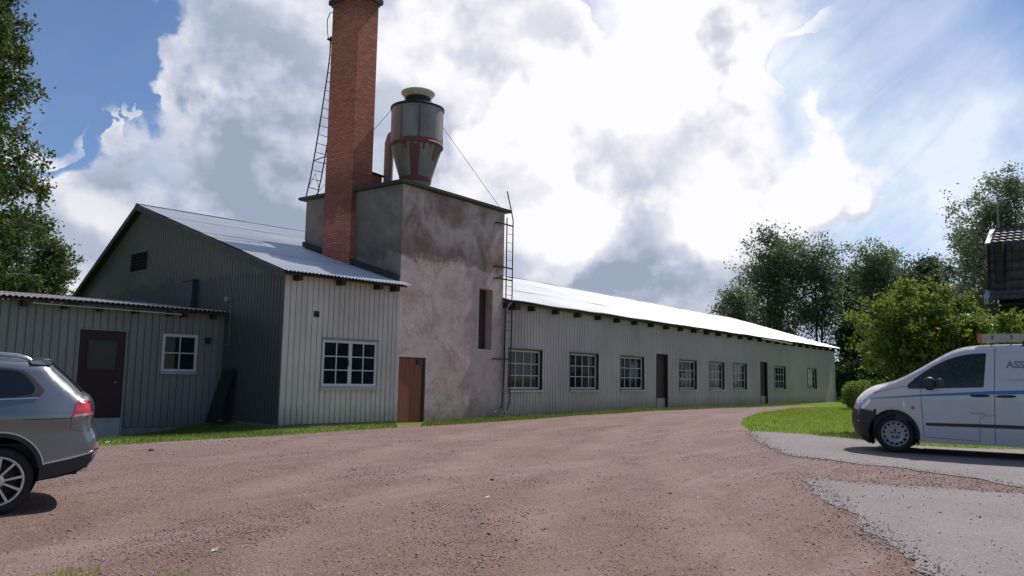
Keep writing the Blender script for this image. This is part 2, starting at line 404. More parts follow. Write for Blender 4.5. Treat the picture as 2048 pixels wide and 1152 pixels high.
def tess(poly, grid, hole=None):
    """constrained triangulation of a 2-D polygon with interior grid points"""
    pts = [V((p[0], p[1])) for p in poly]; n = len(pts)
    xs = [p.x for p in pts]; ys = [p.y for p in pts]
    gx = int((max(xs)-min(xs))/grid)+1; gy = int((max(ys)-min(ys))/grid)+1
    extra = []
    for i in range(gx+1):
        for j in range(gy+1):
            x = min(xs)+grid*(i+.37+.5*(j % 2)); y = min(ys)+grid*(j+.41)
            if inpoly(x, y, pts): extra.append(V((x, y)))
    if hole:
        hp = [V((p[0], p[1])) for p in hole]; m = len(hp); k = n+m
        extra = [e for e in extra if not inpoly(e.x, e.y, hp)]
        r = delaunay_2d_cdt(pts+hp+extra, [(n+i, n+(i+1) % m) for i in range(m)], [list(range(n))], 1, 1e-6)
        keep = [f for f in r[2] if not inpoly(sum(r[0][i].x for i in f)/len(f), sum(r[0][i].y for i in f)/len(f), hp)]
        return r[0], keep
    r = delaunay_2d_cdt(pts+extra, [], [list(range(n))], 1, 1e-6)
    return r[0], r[2]
def chaikin(poly, it=2, closed=True):
    for _ in range(it):
        o = []; n = len(poly)
        for i in range(n if closed else n-1):
            a = V(poly[i]); b = V(poly[(i+1) % n]); o += [a.lerp(b, .25), a.lerp(b, .75)]
        if not closed: o = [V(poly[0])] + o + [V(poly[-1])]
        poly = o
    return [tuple(p) for p in poly]
# ------------------------------------------------------------------ sun and sky
SUN_EL, SUN_AZ = R(53), R(-5.5)          # azimuth measured from the long facade's direction
SUND = V((math.cos(SUN_EL)*math.cos(SUN_AZ), math.cos(SUN_EL)*math.sin(SUN_AZ), math.sin(SUN_EL)))
sl = bpy.data.lights.new('sun', 'SUN'); sl.energy = 4.8; sl.angle = R(.5); sl.color = (1, .95, .88)
so = bpy.data.objects.new('sun', sl); COL.objects.link(so); so.rotation_euler = SUND.to_track_quat('Z', 'Y').to_euler(); so.location = (0, 0, 60)
w = bpy.data.worlds.new('World'); S.world = w; w.use_nodes = True; w.node_tree.nodes.clear(); q = N(w.node_tree)
D0 = q.n('ShaderNodeTexCoord').outputs['Generated']
sky = q.n('ShaderNodeTexSky', sky_type='NISHITA', sun_disc=False, sun_elevation=SUN_EL, sun_rotation=math.pi/2-SUN_AZ, altitude=50, air_density=1.0, dust_density=.15, ozone_density=2.2)
bg = q.n('ShaderNodeBackground', ins={'Color': q.mix(1.0, sky.outputs[0], (.80, .92, 1.12), 'MULTIPLY'), 'Strength': .09})
def blobs(lst, base):
    acc = base
    for b_ in lst:
        d = ray(b_[0], b_[1]).normalized() if len(b_) == 4 else V(b_[:3]).normalized()
        rad, amp = b_[-2:]; a = rad/FPX
        dt = q.n('ShaderNodeVectorMath', operation='DOT_PRODUCT', ins={0: DW, 1: tuple(d)}).outputs['Value']
        acc = q.math('ADD', acc, q.mapr(dt, math.cos(a), math.cos(a*.15), 0, amp, True))
    return acc
# warp the look-up direction so cloud limits billow
wn = q.n('ShaderNodeTexNoise', ins={'Vector': D0, 'Scale': 4.5, 'Detail': 6, 'Roughness': .52})
DW = q.n('ShaderNodeVectorMath', operation='MULTIPLY_ADD', ins={0: q.n('ShaderNodeVectorMath', operation='SUBTRACT', ins={0: wn.outputs['Color'], 1: (.5, .5, .5)}).outputs[0], 1: (.09, .09, .09), 2: D0}).outputs[0]
st = q.scalev(D0, (1, 1, 1.25))
def fbm(vec): return q.noise(vec, 6.0, 11, .535, .0)
n0 = fbm(st)
n1 = fbm(q.n('ShaderNodeVectorMath', operation='ADD', ins={0: st, 1: tuple(SUND*.022 + UP*.026)}).outputs[0])
cover = blobs([
    (115, 85, 190, -.36), (215, 5, 150, -.16), (60, 60, 50, .16), (262, 290, 40, -.20),
    (1990, 230, 470, -.46), (2060, 560, 360, -.34), (1790, 60, 260, -.10), (1385, 40, 90, -.24),
    (1500, 440, 200, .34), (1620, 420, 110, .26), (1740, 455, 200, .46), (1830, 500, 120, .34), (1680, 590, 300, .34), (1300, 560, 420, .28), (1400, 250, 260, .10), (900, 560, 420, .16), (1150, 420, 200, .10), (1500, 30, 150, .16), (1740, 30, 70, .16),
    (1810, 350, 90, -.22), (1500, 330, 60, -.14), (1610, 340, 60, -.12), (450, 300, 560, .24), (1100, 200, 560, .30), (1250, 480, 320, .24), (250, 480, 280, .16),
    (-FWH.x, -FWH.y, .25, 2600, -.34)], n0)  # last blob: unseen clear sky behind the camera, added to cut ambient light
dens = q.mapr(cover, .34, .66, 0, 1, True)
lum = blobs([
    (900, 110, 380, .13), (1330, 160, 460, .25), (1150, 330, 220, .10), (1480, 130, 260, .24), (820, 60, 180, .10), (1040, 370, 150, .20), (1330, 340, 160, .06),
    (490, 300, 330, -.11), (450, 470, 260, -.05), (720, 430, 260, -.07), (960, 290, 170, -.13), (1150, 520, 260, -.10), (1290, 440, 170, -.05),
    (240, 170, 200, .13), (200, 530, 200, -.06), (310, 90, 180, .10), (350, 260, 140, .08), (1560, 410, 200, .24), (1790, 470, 180, .28), (1650, 480, 200, .1), (600, 200, 260, .04), (380, 400, 260, .05), (1700, 180, 300, .1), (1440, 270, 330, .36), (1410, 60, 260, .34), (1290, 400, 200, .08)], .545)
edge = q.math('MULTIPLY', q.math('SUBTRACT', n0, n1), 1.9)
lum = q.math('ADD', lum, q.math('MINIMUM', q.math('MAXIMUM', edge, -.09), .22))
lum = q.math('ADD', lum, q.mapr(q.noise(st, 3.2, 9, .6, .0), .35, .65, -.07, .09))
lum = q.math('ADD', lum, q.mapr(cover, .44, .66, .12, 0, True))
lum = q.math('MINIMUM', q.math('MAXIMUM', lum, .42), .98)
tint = q.mix(q.mapr(lum, .42, .86, 0, 1), (.80, .94, 1.24), (1.0, .992, 1.05))
ccol = q.n('ShaderNodeVectorMath', operation='SCALE', ins={0: tint, 'Scale': lum}).outputs[0]
cl = q.n('ShaderNodeBackground', ins={'Color': ccol, 'Strength': 1.0})
# thin high veil towards the sun
vdir = q.n('ShaderNodeVectorRotate', rotation_type='AXIS_ANGLE', ins={'Vector': D0, 'Axis': tuple(FWH), 'Angle': .75}).outputs[0]
vn = q.noise(q.scalev(vdir, (1.6, 1.6, 7.0)), 2.2, 10, .62, .5)
veil = q.math('MULTIPLY', q.mapr(vn, .22, .78, .40, 1, True), blobs([(1600, 200, 440, .62), (1350, 330, 340, .5), (1750, 620, 420, .9), (1300, 620, 420, .7)], .05), clamp=True)
vb = q.n('ShaderNodeBackground', ins={'Color': (.80, .88, 1.0, 1), 'Strength': 1.0})
m1 = q.n('ShaderNodeMixShader', ins={0: veil, 1: bg.outputs[0], 2: vb.outputs[0]})
m2 = q.n('ShaderNodeMixShader', ins={0: dens, 1: m1.outputs[0], 2: cl.outputs[0]})
q.n('ShaderNodeOutputWorld', ins={'Surface': m2.outputs[0]})

# ------------------------------------------------------------------ ground sheets
def sheet(name, poly2, lift, mat, grid, jit=.0, step=.6, skirt=0.0):
    pv, pf = tess(densify(poly2, step, jit), grid)
    mb = MB(); mb.add([(p.x, p.y, terrain(p.x, p.y)+lift) for p in pv], [tuple(f) for f in pf], True)
    if skirt:      # a real edge: drop the border down to the sheet below
        o = densify(poly2, step, jit)
        for a, b in zip(o, o[1:]+o[:1]):
            mb.quad((a.x, a.y, terrain(a.x, a.y)+lift), (b.x, b.y, terrain(b.x, b.y)+lift), (b.x, b.y, terrain(b.x, b.y)+lift-skirt), (a.x, a.y, terrain(a.x, a.y)+lift-skirt))
    return tag(mb.build(name, mat), kind='structure')
def pg(l): return [gp(*p).to_2d() for p in l]
gm = MB(); xs = sorted(set([-900, -400, -150, -60, -30] + [i*1.5 for i in range(-14, 60)] + [110, 160, 260, 500, 900])); ys = xs
gm.add([(x, y, terrain(x, y)-.006) for x in xs for y in ys], [(i*len(ys)+j, (i+1)*len(ys)+j, (i+1)*len(ys)+j+1, i*len(ys)+j+1) for i in range(len(xs)-1) for j in range(len(ys)-1)], True)
tag(gm.build('ground', 'grass_ground'), kind='structure')
wall_edge = [(-420, 925), (-150, 912), (60, 901), (195, 893), (330, 884), (450, 877), (560, 871), (690, 862), (788, 856), (797, 851), (852, 849), (860, 852), (920, 848), (1010, 842), (1150, 831), (1260, 825), (1340, 820), (1430, 816), (1530, 813), (1600, 812)]
lawn_edge = [(1640, 813), (1580, 816), (1520, 825), (1487, 838), (1482, 849), (1497, 862), (1520, 872)]
near = [V((9.5, .6)), V((7.2, -.2)), V((3.2, .1)), V((1.2, 1.2)), V((-.6, 3.6)), V((-3, 7)), V((-6, 12))]
path_mid = pg([(1640, 888), (1800, 905), (2048, 935)])
GRAVEL = pg(wall_edge) + pg(lawn_edge) + path_mid + [V((15, -2.5)), V((12, -3))] + near
sheet('gravel_yard', GRAVEL, .004, 'gravel', .6, .10)
PATH = pg([(1500, 863), (1600, 868), (1700, 878), (1800, 890), (1900, 896), (2100, 902), (2500, 925)]) + pg([(2500, 1060), (2260, 1010), (2048, 975), (1900, 950), (1780, 935), (1690, 926), (1600, 915), (1556, 905), (1530, 890), (1508, 874)])
sheet('asphalt_path', PATH, .012, 'asphalt', .5, .16, .08)
PATCH = pg([(1600, 958), (1680, 962), (1800, 972), (1950, 980), (2048, 987), (2300, 1000)]) + [V((12.5, -4)), V((7.5, -3.5)), V((5.2, .2))] + pg([(1850, 1151), (1790, 1100), (1745, 1066), (1695, 1035), (1660, 1002), (1630, 980)])
sheet('asphalt_apron', PATCH, .010, 'asphalt', .5, .16, .07)

# loose stones on the gravel: far too many to count
def stones():
    base = np.array([(1, 0, 0), (0, 1, 0), (-1, 0, 0), (0, -1, 0), (0, 0, 1), (0, 0, -1)], float)
    tris = [(0, 1, 4), (1, 2, 4), (2, 3, 4), (3, 0, 4), (1, 0, 5), (2, 1, 5), (3, 2, 5), (0, 3, 5)]
    V_, F_ = [], []; n = 0; rr = random.Random(5)
    def edged(x, y, po):
        p = V((x, y)); b_ = 9
        for a, c in zip(po, po[1:]+po[:1]):
            e = c-a; t = max(0, min(1, (p-a).dot(e)/max(e.length_squared, 1e-9))); b_ = min(b_, (p-a-e*t).length)
        return b_
    patchp = PATCH; pathp = PATH
    while n < 26000:
        f = 4.6 + 19*rr.random()**1.9; r = (rr.random()-.5)*1.45*f
        x = FWH.x*f + RH.x*r; y = FWH.y*f + RH.y*r
        if not inpoly(x, y, GRAVEL): continue
        on = inpoly(x, y, patchp) or inpoly(x, y, pathp)
        if on:
            de = min(edged(x, y, patchp), edged(x, y, pathp))
            if rr.random() > .05+.9*max(0, 1-de/.35)**2: continue
        d = mnoise.noise(V((x*.55, y*.55, 2))) + .5*mnoise.noise(V((x*2.2, y*2.2, 5)))
        if not on and rr.random() > .16 + max(0, d)*1.6: continue
        dr_ = math.hypot(x-TRC[0], y-TRC[1])+(mnoise.noise(V((x*.2, y*.2, 9))))*.5
        if not on and min(abs(dr_-r0) for r0, _ in TRR) < .3 and rr.random() < .7: continue
        s = .0040*(1+abs(rr.gauss(0, .6))) * (1.0 + .02*f)
        if rr.random() < .012: s *= 2.2
        q_ = base*np.array([rr.uniform(.7, 1.3), rr.uniform(.7, 1.3), rr.uniform(.45, .85)])*s + RNG.normal(0, s*.18, (6, 3))
        a = rr.random()*6.283; ca, sa = math.cos(a), math.sin(a)
        qq = np.stack([q_[:, 0]*ca-q_[:, 1]*sa, q_[:, 0]*sa+q_[:, 1]*ca, q_[:, 2]], 1) + np.array([x, y, terrain(x, y)+s*.3+(.011 if on else .004)])
        for t in tris: V_.append(qq[list(t)])
        n += 1
    for po in (patchp, pathp):      # crumbs spilling over the broken asphalt edges
        ring = densify(po, .05)
        for _ in range(3200):
            e = ring[rr.randrange(len(ring))]; x = e.x+rr.gauss(0, .13); y = e.y+rr.gauss(0, .13); s = .0045*(1+abs(rr.gauss(0, .7)))
            q_ = base*np.array([rr.uniform(.7, 1.3), rr.uniform(.7, 1.3), rr.uniform(.45, .85)])*s + RNG.normal(0, s*.18, (6, 3)) + np.array([x, y, terrain(x, y)+s*.3+.011])
            for t in tris: V_.append(q_[list(t)])
    return np_mesh('loose_stones', np.concatenate(V_), 3, 'pebble')
so_ = stones()
# weld the triangles back into closed stones so that each keeps one colour
bmh = bmesh.new(); bmh.from_mesh(so_.data); bmesh.ops.remove_doubles(bmh, verts=bmh.verts, dist=1e-6); bmh.to_mesh(so_.data); bmh.free()
tag(so_, 'small loose stones strewn over the pinkish gravel yard', 'gravel', kind='stuff')

def grass(name, poly, n, hmin, hmax, wd, label, zoff=0.0, patch=0.0, seed=1, mat='grass_blade'):
    rr = np.random.default_rng(seed); P_ = np.array([(p[0], p[1]) for p in poly]); lo, hi = P_.min(0), P_.max(0)
    out = []
    tot = 0
    while tot < n:
        x, y = rr.uniform(lo[0], hi[0]), rr.uniform(lo[1], hi[1])
        if not inpoly(x, y, poly): continue
        k = mnoise.noise(V((x*.9, y*.9, 7)))
        if patch and rr.random() < patch*(.5-k): continue
        h = rr.uniform(hmin, hmax)*(1+.5*k); a = rr.uniform(0, 6.283); ln = rr.uniform(.1, .6)*h
        c, s_ = math.cos(a), math.sin(a); z = terrain(x, y)+zoff
        out.append(((x-s_*wd, y+c*wd, z-.01), (x+s_*wd, y-c*wd, z-.01), (x+c*ln, y+s_*ln, z+h))); tot += 1
    o = np_mesh(name, np.array(out), 3, mat); return tag(o, label, 'grass', kind='stuff')
# ------------------------------------------------------------------ building helpers
YT = 16.95                                    # plane of the tower's front
DN = YAWN - YAW
ND = V((math.cos(-DN), math.sin(-DN), 0)); NOUT = V((-math.sin(DN), -math.cos(DN), 0)); NIN = -NOUT
def ribwall(mb, fr, s0, s1, z0, ztop, holes, pitch=.17, deep=.028, bend=None, rows=1):
    """profiled sheet wall: wide raised pans with narrow grooves, real openings"""
    prof = [(0, 0), (.05, deep), (.86, deep), (.91, 0), (1.0, 0)]
    cuts = set([s0, s1]); k = 0
    while s0 + k*pitch < s1:
        for a, _ in prof: cuts.add(min(s1, s0+(k+a)*pitch))
        k += 1
    for h in holes: cuts.add(max(s0, min(s1, h[0]))); cuts.add(max(s0, min(s1, h[1])))
    cs = sorted(cuts)
    cs = [cs[0]] + [b for a, b in zip(cs, cs[1:]) if b-a > 1e-4]
    def dep(s):
        t = ((s-s0)/pitch) % 1.0
        if s >= s1-1e-6: return 0
        for (a, da), (b, db) in zip(prof, prof[1:]):
            if a <= t <= b: return da + (db-da)*(t-a)/(b-a)
        return 0
    for a, b in zip(cs, cs[1:]):
        mid = .5*(a+b); zs = [(z0, None)]; top = ztop
        spans = []; lo = z0
        for h in sorted([h for h in holes if h[0]-1e-6 < mid < h[1]+1e-6], key=lambda h: h[2]):
            if h[2] > lo: spans.append((lo, h[2], False))
            lo = max(lo, h[3])
        spans.append((lo, None, True))
        for l, h, istop in spans:
            ha = ztop(a) if istop else h; hb = ztop(b) if istop else h
            if ha <= l and hb <= l: continue
            for i in range(rows):
                f0, f1 = i/rows, (i+1)/rows
                def pt(s, f, hh):
                    z = l + (max(hh, l)-l)*f; d = dep(s)
                    if bend: d += bend(s, z)
                    return fr(s, d, z)
                mb.quad(pt(a, f0, ha), pt(b, f0, hb), pt(b, f1, hb), pt(a, f1, ha))
    return mb
def casement(fr, s0, s1, z0, z1, cols, rows, parent, sash=1, rec=.10, sill=True, head=True, jam='dark_wood', fw=.06):
    """window > jamb lining, pane, sill, lintel flashing"""
    f = MB(); d0, d1 = -rec, -rec+.05
    def bar(a, b, c, d, e=0.0): fr.box(f, a, b, d0-e, d1+e, c, d)
    bar(s0, s0+fw, z0, z1); bar(s1-fw, s1, z0, z1); bar(s0+fw, s1-fw, z0, z0+fw); bar(s0+fw, s1-fw, z1-fw, z1)
    a0, a1 = s0+fw, s1-fw; sw = (a1-a0)/sash
    for k in range(1, sash): bar(a0+k*sw-.055, a0+k*sw+.055, z0+fw, z1-fw, .006)
    for k in range(sash):
        l = a0+k*sw+(.055 if k else 0); r_ = a0+(k+1)*sw-(.055 if k < sash-1 else 0); n = cols//sash
        for c in range(1, n): x = l+(r_-l)*c/n; fr.box(f, x-.013, x+.013, d0+.008, d1-.004, z0+fw, z1-fw)
        for c in range(1, rows): z = z0+fw+(z1-z0-2*fw)*c/rows; fr.box(f, l, r_, d0+.011, d1-.009, z-.014, z+.014)
    win = f.build('window', 'white_paint', parent)
    g = MB(); g.quad(fr(s0+.02, d0+.018, z0+.02), fr(s1-.02, d0+.018, z0+.02), fr(s1-.02, d0+.018, z1-.02), fr(s0+.02, d0+.018, z1-.02)); g.build('pane', 'window_glass', win)
    j = MB(); t = .03
    fr.box(j, s0-t, s0, -rec-.03, .036, z0-t, z1+t); fr.box(j, s1, s1+t, -rec-.03, .036, z0-t, z1+t); fr.box(j, s0, s1, -rec-.03, .036, z1, z1+t); fr.box(j, s0, s1, -rec-.03, .02, z0-t, z0)
    j.build('jamb', jam, win)
    if sill:
        b = MB(); b.obox(fr(s0-.05, -.05, z0-.035), fr.d*(s1-s0+.1), fr.o*.15-UP*.02, UP*.022); fr.box(b, s0-.05, s1+.05, .088, .10, z0-.09, z0-.034); b.build('sill', 'sill_metal', win)
    if head:
        b = MB(); fr.box(b, s0-.05, s1+.05, .0, .06, z1+.031, z1+.06); b.build('lintel', 'grey_paint', win)
    return win
def corrugated(name, mats, p0, u, ulen, vdir, vlen, parent, pitch=.11, amp=.014, laps=3, seg=5, sag=.0):
    """wavy metal sheets running up the slope, overlapping in courses"""
    p0, u, vdir = V(p0), V(u).normalized(), V(vdir).normalized(); nrm = u.cross(vdir).normalized()
    if nrm.z < 0: nrm = -nrm
    n = int(ulen/pitch*seg); mb = MB()
    for k in range(laps):
        v0 = vlen*k/laps - (.12 if k else 0); v1 = vlen*(k+1)/laps; rows = 4; vs = []
        for j in range(rows+1):
            t = j/rows; v = v0+(v1-v0)*t; lift = .012*(1-t)*(1 if k else .4)
            for i in range(n+1):
                s = ulen*i/n; w_ = amp*math.sin(2*math.pi*s/pitch) + lift + sag*mnoise.noise(V((s*.5, v*.6, k*3.)))
                e = .03*mnoise.noise(V((int(s/.85)*3.3, k*7.7, 1))) if j == 0 else 0
                vs.append(p0 + u*s + vdir*(v+e) + nrm*w_)
        mb.add(vs, [(j*(n+1)+i, j*(n+1)+i+1, (j+1)*(n+1)+i+1, (j+1)*(n+1)+i) for j in range(rows) for i in range(n)], True)
    return mb.build(name, mats, parent)

# ------------------------------------------------------------------ the gabled workshop (left)
P0 = V((17.04, YT+.02, 0)); FN = Fr(P0, ND, NOUT)              # s = 0 at the tower, negative to the left
A = thing('gabled_workshop', P0+ND*-3.82, 'pale metal-clad gabled workshop with louvred vent beside the plaster tower', 'building')
LW = 3.82
hN = [(-2.63, -.72, 1.04, 2.36), (-2.93, -2.75, 2.93, 3.10)]
def bendN(s, z):
    k = sstep(-3.2, -.3, s)
    return .036*k*mnoise.noise(V((s*4.2, z*1.1, 4)))*sstep(2.2, .4, z) + .006*mnoise.noise(V((s*2, z*.7, 1)))
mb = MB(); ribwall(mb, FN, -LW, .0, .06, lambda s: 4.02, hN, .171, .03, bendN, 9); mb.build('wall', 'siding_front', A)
for a_ in ((-LW-.01, -LW+.10), (-.10, .005)):
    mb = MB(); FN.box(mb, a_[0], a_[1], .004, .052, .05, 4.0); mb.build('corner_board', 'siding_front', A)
mb = MB(); FN.box(mb, -LW+.02, .0, -.25, -.012, -.3, .055); mb.build('plinth', 'concrete', A)
w1 = casement(FN, -2.60, -.75, 1.06, 2.34, 4, 3, A, sash=2, rec=.03, fw=.075, jam='grey_paint')
mb = MB(); FN.box(mb, -1.80, -1.735, .025, .05, 1.62, 1.80); FN.box(mb, -1.775, -1.75, .05, .075, 1.64, 1.78); mb.build('handle', 'black_plastic', w1)
mb = MB(); FN.box(mb, -2.93, -2.75, -.05, .0, 2.93, 3.10)
for k in range(4): FN.box(mb, -2.93, -2.75, .0, .02, 2.94+k*.042, 2.955+k*.042)
mb.build('air_grille', 'black_plastic', A)
# roof geometry: front pitch and a steeper rear pitch
zR, tR, zE, tE = 7.21, 9.73, 4.06, -.42; slF = (zR-zE)/(tR-tE); slB = .494
GS = -LW-.25
mb = MB()                                                     # gable wall (its own plane, normal = -ND)
FG = Fr(P0+ND*-LW, NIN, -ND)                                  # s runs back from the front corner
def topG(s): return min(zR-.16-(tR-s)*slF, zR-.16-(s-tR)*slB)
hG = [(9.02, 10.5, 4.86, 5.50)]
TB = tR + (zR-.16-3.3)/slB
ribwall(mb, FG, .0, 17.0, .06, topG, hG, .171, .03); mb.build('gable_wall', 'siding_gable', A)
mb = MB(); FG.box(mb, .0, 17, -.2, -.012, -.6, .055); mb.build('plinth', 'concrete', A)
lv = MB(); FG.box(lv, 8.96, 10.56, .0, .05, 5.50, 5.56); FG.box(lv, 8.96, 10.56, .0, .05, 4.80, 4.86); FG.box(lv, 8.96, 9.02, .0, .05, 4.86, 5.50); FG.box(lv, 10.5, 10.56, .0, .05, 4.86, 5.50)
lo = lv.build('louvre_vent', 'siding_gable', A)
sl_ = MB()
for k in range(6): sl_.obox(FG(9.03, -.09, 4.97+k*.105), FG.d*1.46, FG.o*.10-UP*.07, UP*.012)
sl_.build('slat', 'black_plastic', lo)
mb = MB(); mb.quad(FG(9.0, -.11, 4.84), FG(10.52, -.11, 4.84), FG(10.52, -.11, 5.52), FG(9.0, -.11, 5.52)); mb.build('backing', 'black_plastic', lo)
# roof sheets
vF = (NIN*(tR-tE) + UP*(zR-zE)); vB = (NOUT*1.0 + UP*slB)
eF = P0 + NIN*tE + UP*zE + ND*GS
corrugated('roof', 'roof_sheet_old', eF, ND, -GS+.10, vF, vF.length, A, .115, .018, 4, 6, .014)
t5 = 5.25; e5 = P0 + NIN*t5 + UP*(zE+(t5-tE)*slF) + ND*.09; v5 = NIN*(tR-t5)+UP*((tR-t5)*slF)
corrugated('roof', 'roof_sheet_old', e5, ND, 4.4, v5, v5.length, A, .115, .018, 2, 6, .014)
tBk = 18.4; eB = P0 + NIN*tBk + UP*(zR-(tBk-tR)*slB) + ND*GS
corrugated('roof', 'roof_sheet_old', eB, ND, 12.0, vB, (NOUT*(tBk-tR)+UP*((tBk-tR)*slB)).length, A, .095, .013, 3, 4)
mb = MB()                                                     # ridge capping
rp_ = P0 + NIN*tR + UP*(zR+.03) + ND*(GS-.02)
mb.obox(rp_, ND*9.5, NOUT*.16-UP*.045, UP*.006); mb.obox(rp_, ND*9.5, NIN*.16-UP*.07, UP*.006); mb.build('ridge_cap', 'roof_sheet_old', A)
mb = MB()                                                     # deck and verge boards
nF = vF.normalized()
for d_, ln, org in ((vF.normalized(), vF.length, P0+NIN*(tE+.06)+UP*(zE-.005)+ND*GS),):
    mb.obox(org-UP*.065, ND*(-GS+.02), d_*(ln-.06), UP*.035)
mb.obox(P0+NIN*tBk+UP*(zR-(tBk-tR)*slB-.07)+ND*GS, ND*9, vB.normalized()*((tBk-tR)*math.hypot(1, slB)), UP*.03)
mb.build('roof_deck', 'dark_wood', A)
mb = MB(); mb.obox(P0+NIN*(tE+.02)+UP*(zE-.21)+ND*(GS-.035), ND*.03, vF, UP*.19); mb.build('verge_board', 'weathered_board', A)
mb = MB(); mb.obox(P0+NIN*tBk+UP*(zR-(tBk-tR)*slB-.21)+ND*(GS-.035), ND*.03, (NOUT*(tBk-tR)+UP*((tBk-tR)*slB)), UP*.19); mb.build('verge_board', 'weathered_board', A)
for s in (-3.55, -2.19, -.91, -.31):
    mb = MB(); FN.box(mb, s-.065, s+.065, .0, .34, 3.86, 3.995); mb.build('rafter_end', 'dark_wood', A)
# pipe box over the lean-to and the old lamp with its cable
mb = MB(); FG.box(mb, 5.05, 5.75, .03, .22, 3.2, 4.18); FG.box(mb, 5.0, 5.8, .03, .26, 4.18, 4.22); mb.build('flue_box', 'blue_sheet', A)
mb = MB(); FG.box(mb, 2.86, 3.02, .03, .17, 3.45, 3.56); mb.tube([FG(2.94, .12, 3.46), FG(2.94, .15, 3.40)], .04, 8); mb.build('wall_lamp', 'grey_paint', A)
mb = MB(); mb.tube([FG(2.88, .04, 3.45), FG(2.86, .04, 2.9), FG(2.84, .04, 2.3), FG(2.9, .04, 2.2), FG(3.15, .04, 2.16)], .009, 5); mb.build('cable', 'grey_paint', A)
mb = MB(); mb.obox(FG(2.05, .34, 1.47), FG.d*.62, FG.o*.035, UP*.02-FG.o*.0); mb = MB()
lb = thing('leaning_board', FG(2.5, .35, 0), 'dark green board leaning upright against the shaded gable wall', 'board')
mb.obox(FG(2.9, .55, -.02), FG.d*-.62, UP*1.5-FG.o*.44+FG.d*-.0, FG.o*.03+UP*.008); mb.build('panel', 'green_board', lb)
mb = MB(); mb.obox(FG(2.27, .552, -.02), FG.d*-.05, UP*1.52-FG.o*.445, FG.o*.05+UP*.015); mb.build('edge_strip', 'black_iron', lb)

# ------------------------------------------------------------------ lean-to shed in front of the gable
PI_ = P0+ND*-LW+NIN*3.21; FL = Fr(PI_, ND, NOUT)
B = thing('lean_to_shed', PI_, 'low metal-clad lean-to shed with dark red glazed door and small white window', 'shed')
hL = [(-3.95, -2.70, -.3, 2.46), (-1.79, -.80, 1.38, 2.42)]
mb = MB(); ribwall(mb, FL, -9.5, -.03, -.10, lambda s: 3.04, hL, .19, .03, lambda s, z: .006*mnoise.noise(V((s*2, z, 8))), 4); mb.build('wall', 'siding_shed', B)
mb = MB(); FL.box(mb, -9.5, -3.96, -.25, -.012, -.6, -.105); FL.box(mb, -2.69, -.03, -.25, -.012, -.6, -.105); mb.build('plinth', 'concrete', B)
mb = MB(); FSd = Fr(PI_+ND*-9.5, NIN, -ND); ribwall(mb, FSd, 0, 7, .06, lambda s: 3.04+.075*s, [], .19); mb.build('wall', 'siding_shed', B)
casement(FL, -1.76, -.83, 1.41, 2.39, 2, 2, B, sash=1, rec=.02, fw=.045, head=False, jam='white_paint')
d = MB(); FL.box(d, -3.90, -2.75, -.07, -.02, .16, 2.42); dr = d.build('door', 'door_maroon', B)
g = MB(); FL.box(g, -3.66, -2.96, -.021, -.012, 1.42, 2.16); g.build('pane', 'window_glass', dr)
g = MB()
for a in ((-3.70, -3.66, 1.38, 2.20), (-2.96, -2.92, 1.38, 2.20), (-3.66, -2.96, 1.38, 1.42), (-3.66, -2.96, 2.16, 2.20)): FL.box(g, a[0], a[1], -.02, .0, a[2], a[3])
g.build('glazing_bead', 'door_maroon', dr)
g = MB(); g.tube([FL(-2.83, -.02, 1.08), FL(-2.83, .035, 1.08), FL(-2.98, .035, 1.075)], .011, 6); g.build('handle', 'chrome', dr)
g = MB(); FL.box(g, -3.90, -2.75, -.075, -.005, -.4, .155); g.build('kick_plate', 'kick_plate', B)
g = MB(); FL.box(g, -3.93, -3.90, -.08, .035, -.4, 2.45); FL.box(g, -2.75, -2.72, -.08, .035, -.4, 2.45); FL.box(g, -3.90, -2.75, -.08, .035, 2.42, 2.45); g.build('door_frame', 'grey_paint', B)
g = MB(); FL.box(g, -.60, -.46, .03, .12, 2.20, 2.36); FL.box(g, -.58, -.48, .12, .15, 2.22, 2.34); g.build('air_grille', 'black_plastic', B)
vL = NIN*1.0 + UP*.095; eL = PI_ + NOUT*.34 + UP*3.12 + ND*-9.8
corrugated('roof', 'roof_sheet_rusty', eL, ND, 9.75, vL, 6.6, B, .13, .02, 2, 6, .01)
mb = MB(); mb.obox(eL+NIN*.05-UP*.075, ND*9.7, vL*6.3, UP*.045); mb.build('roof_deck', 'dark_wood', B)
for s in (-5.25, -4.35, -3.5, -2.6, -1.7, -1.3, -.45):
    mb = MB(); FL.box(mb, s-.06, s+.06, .03, .27, 2.90, 3.03); mb.build('rafter_end', 'dark_wood', B)
mb = MB(); mb.tube([FL(-5.1, .30, 2.985), FL(-3.4, .30, 2.975), FL(-1.42, .30, 2.955)], .016, 6); mb.build('gutter_edge', 'sill_metal', B)

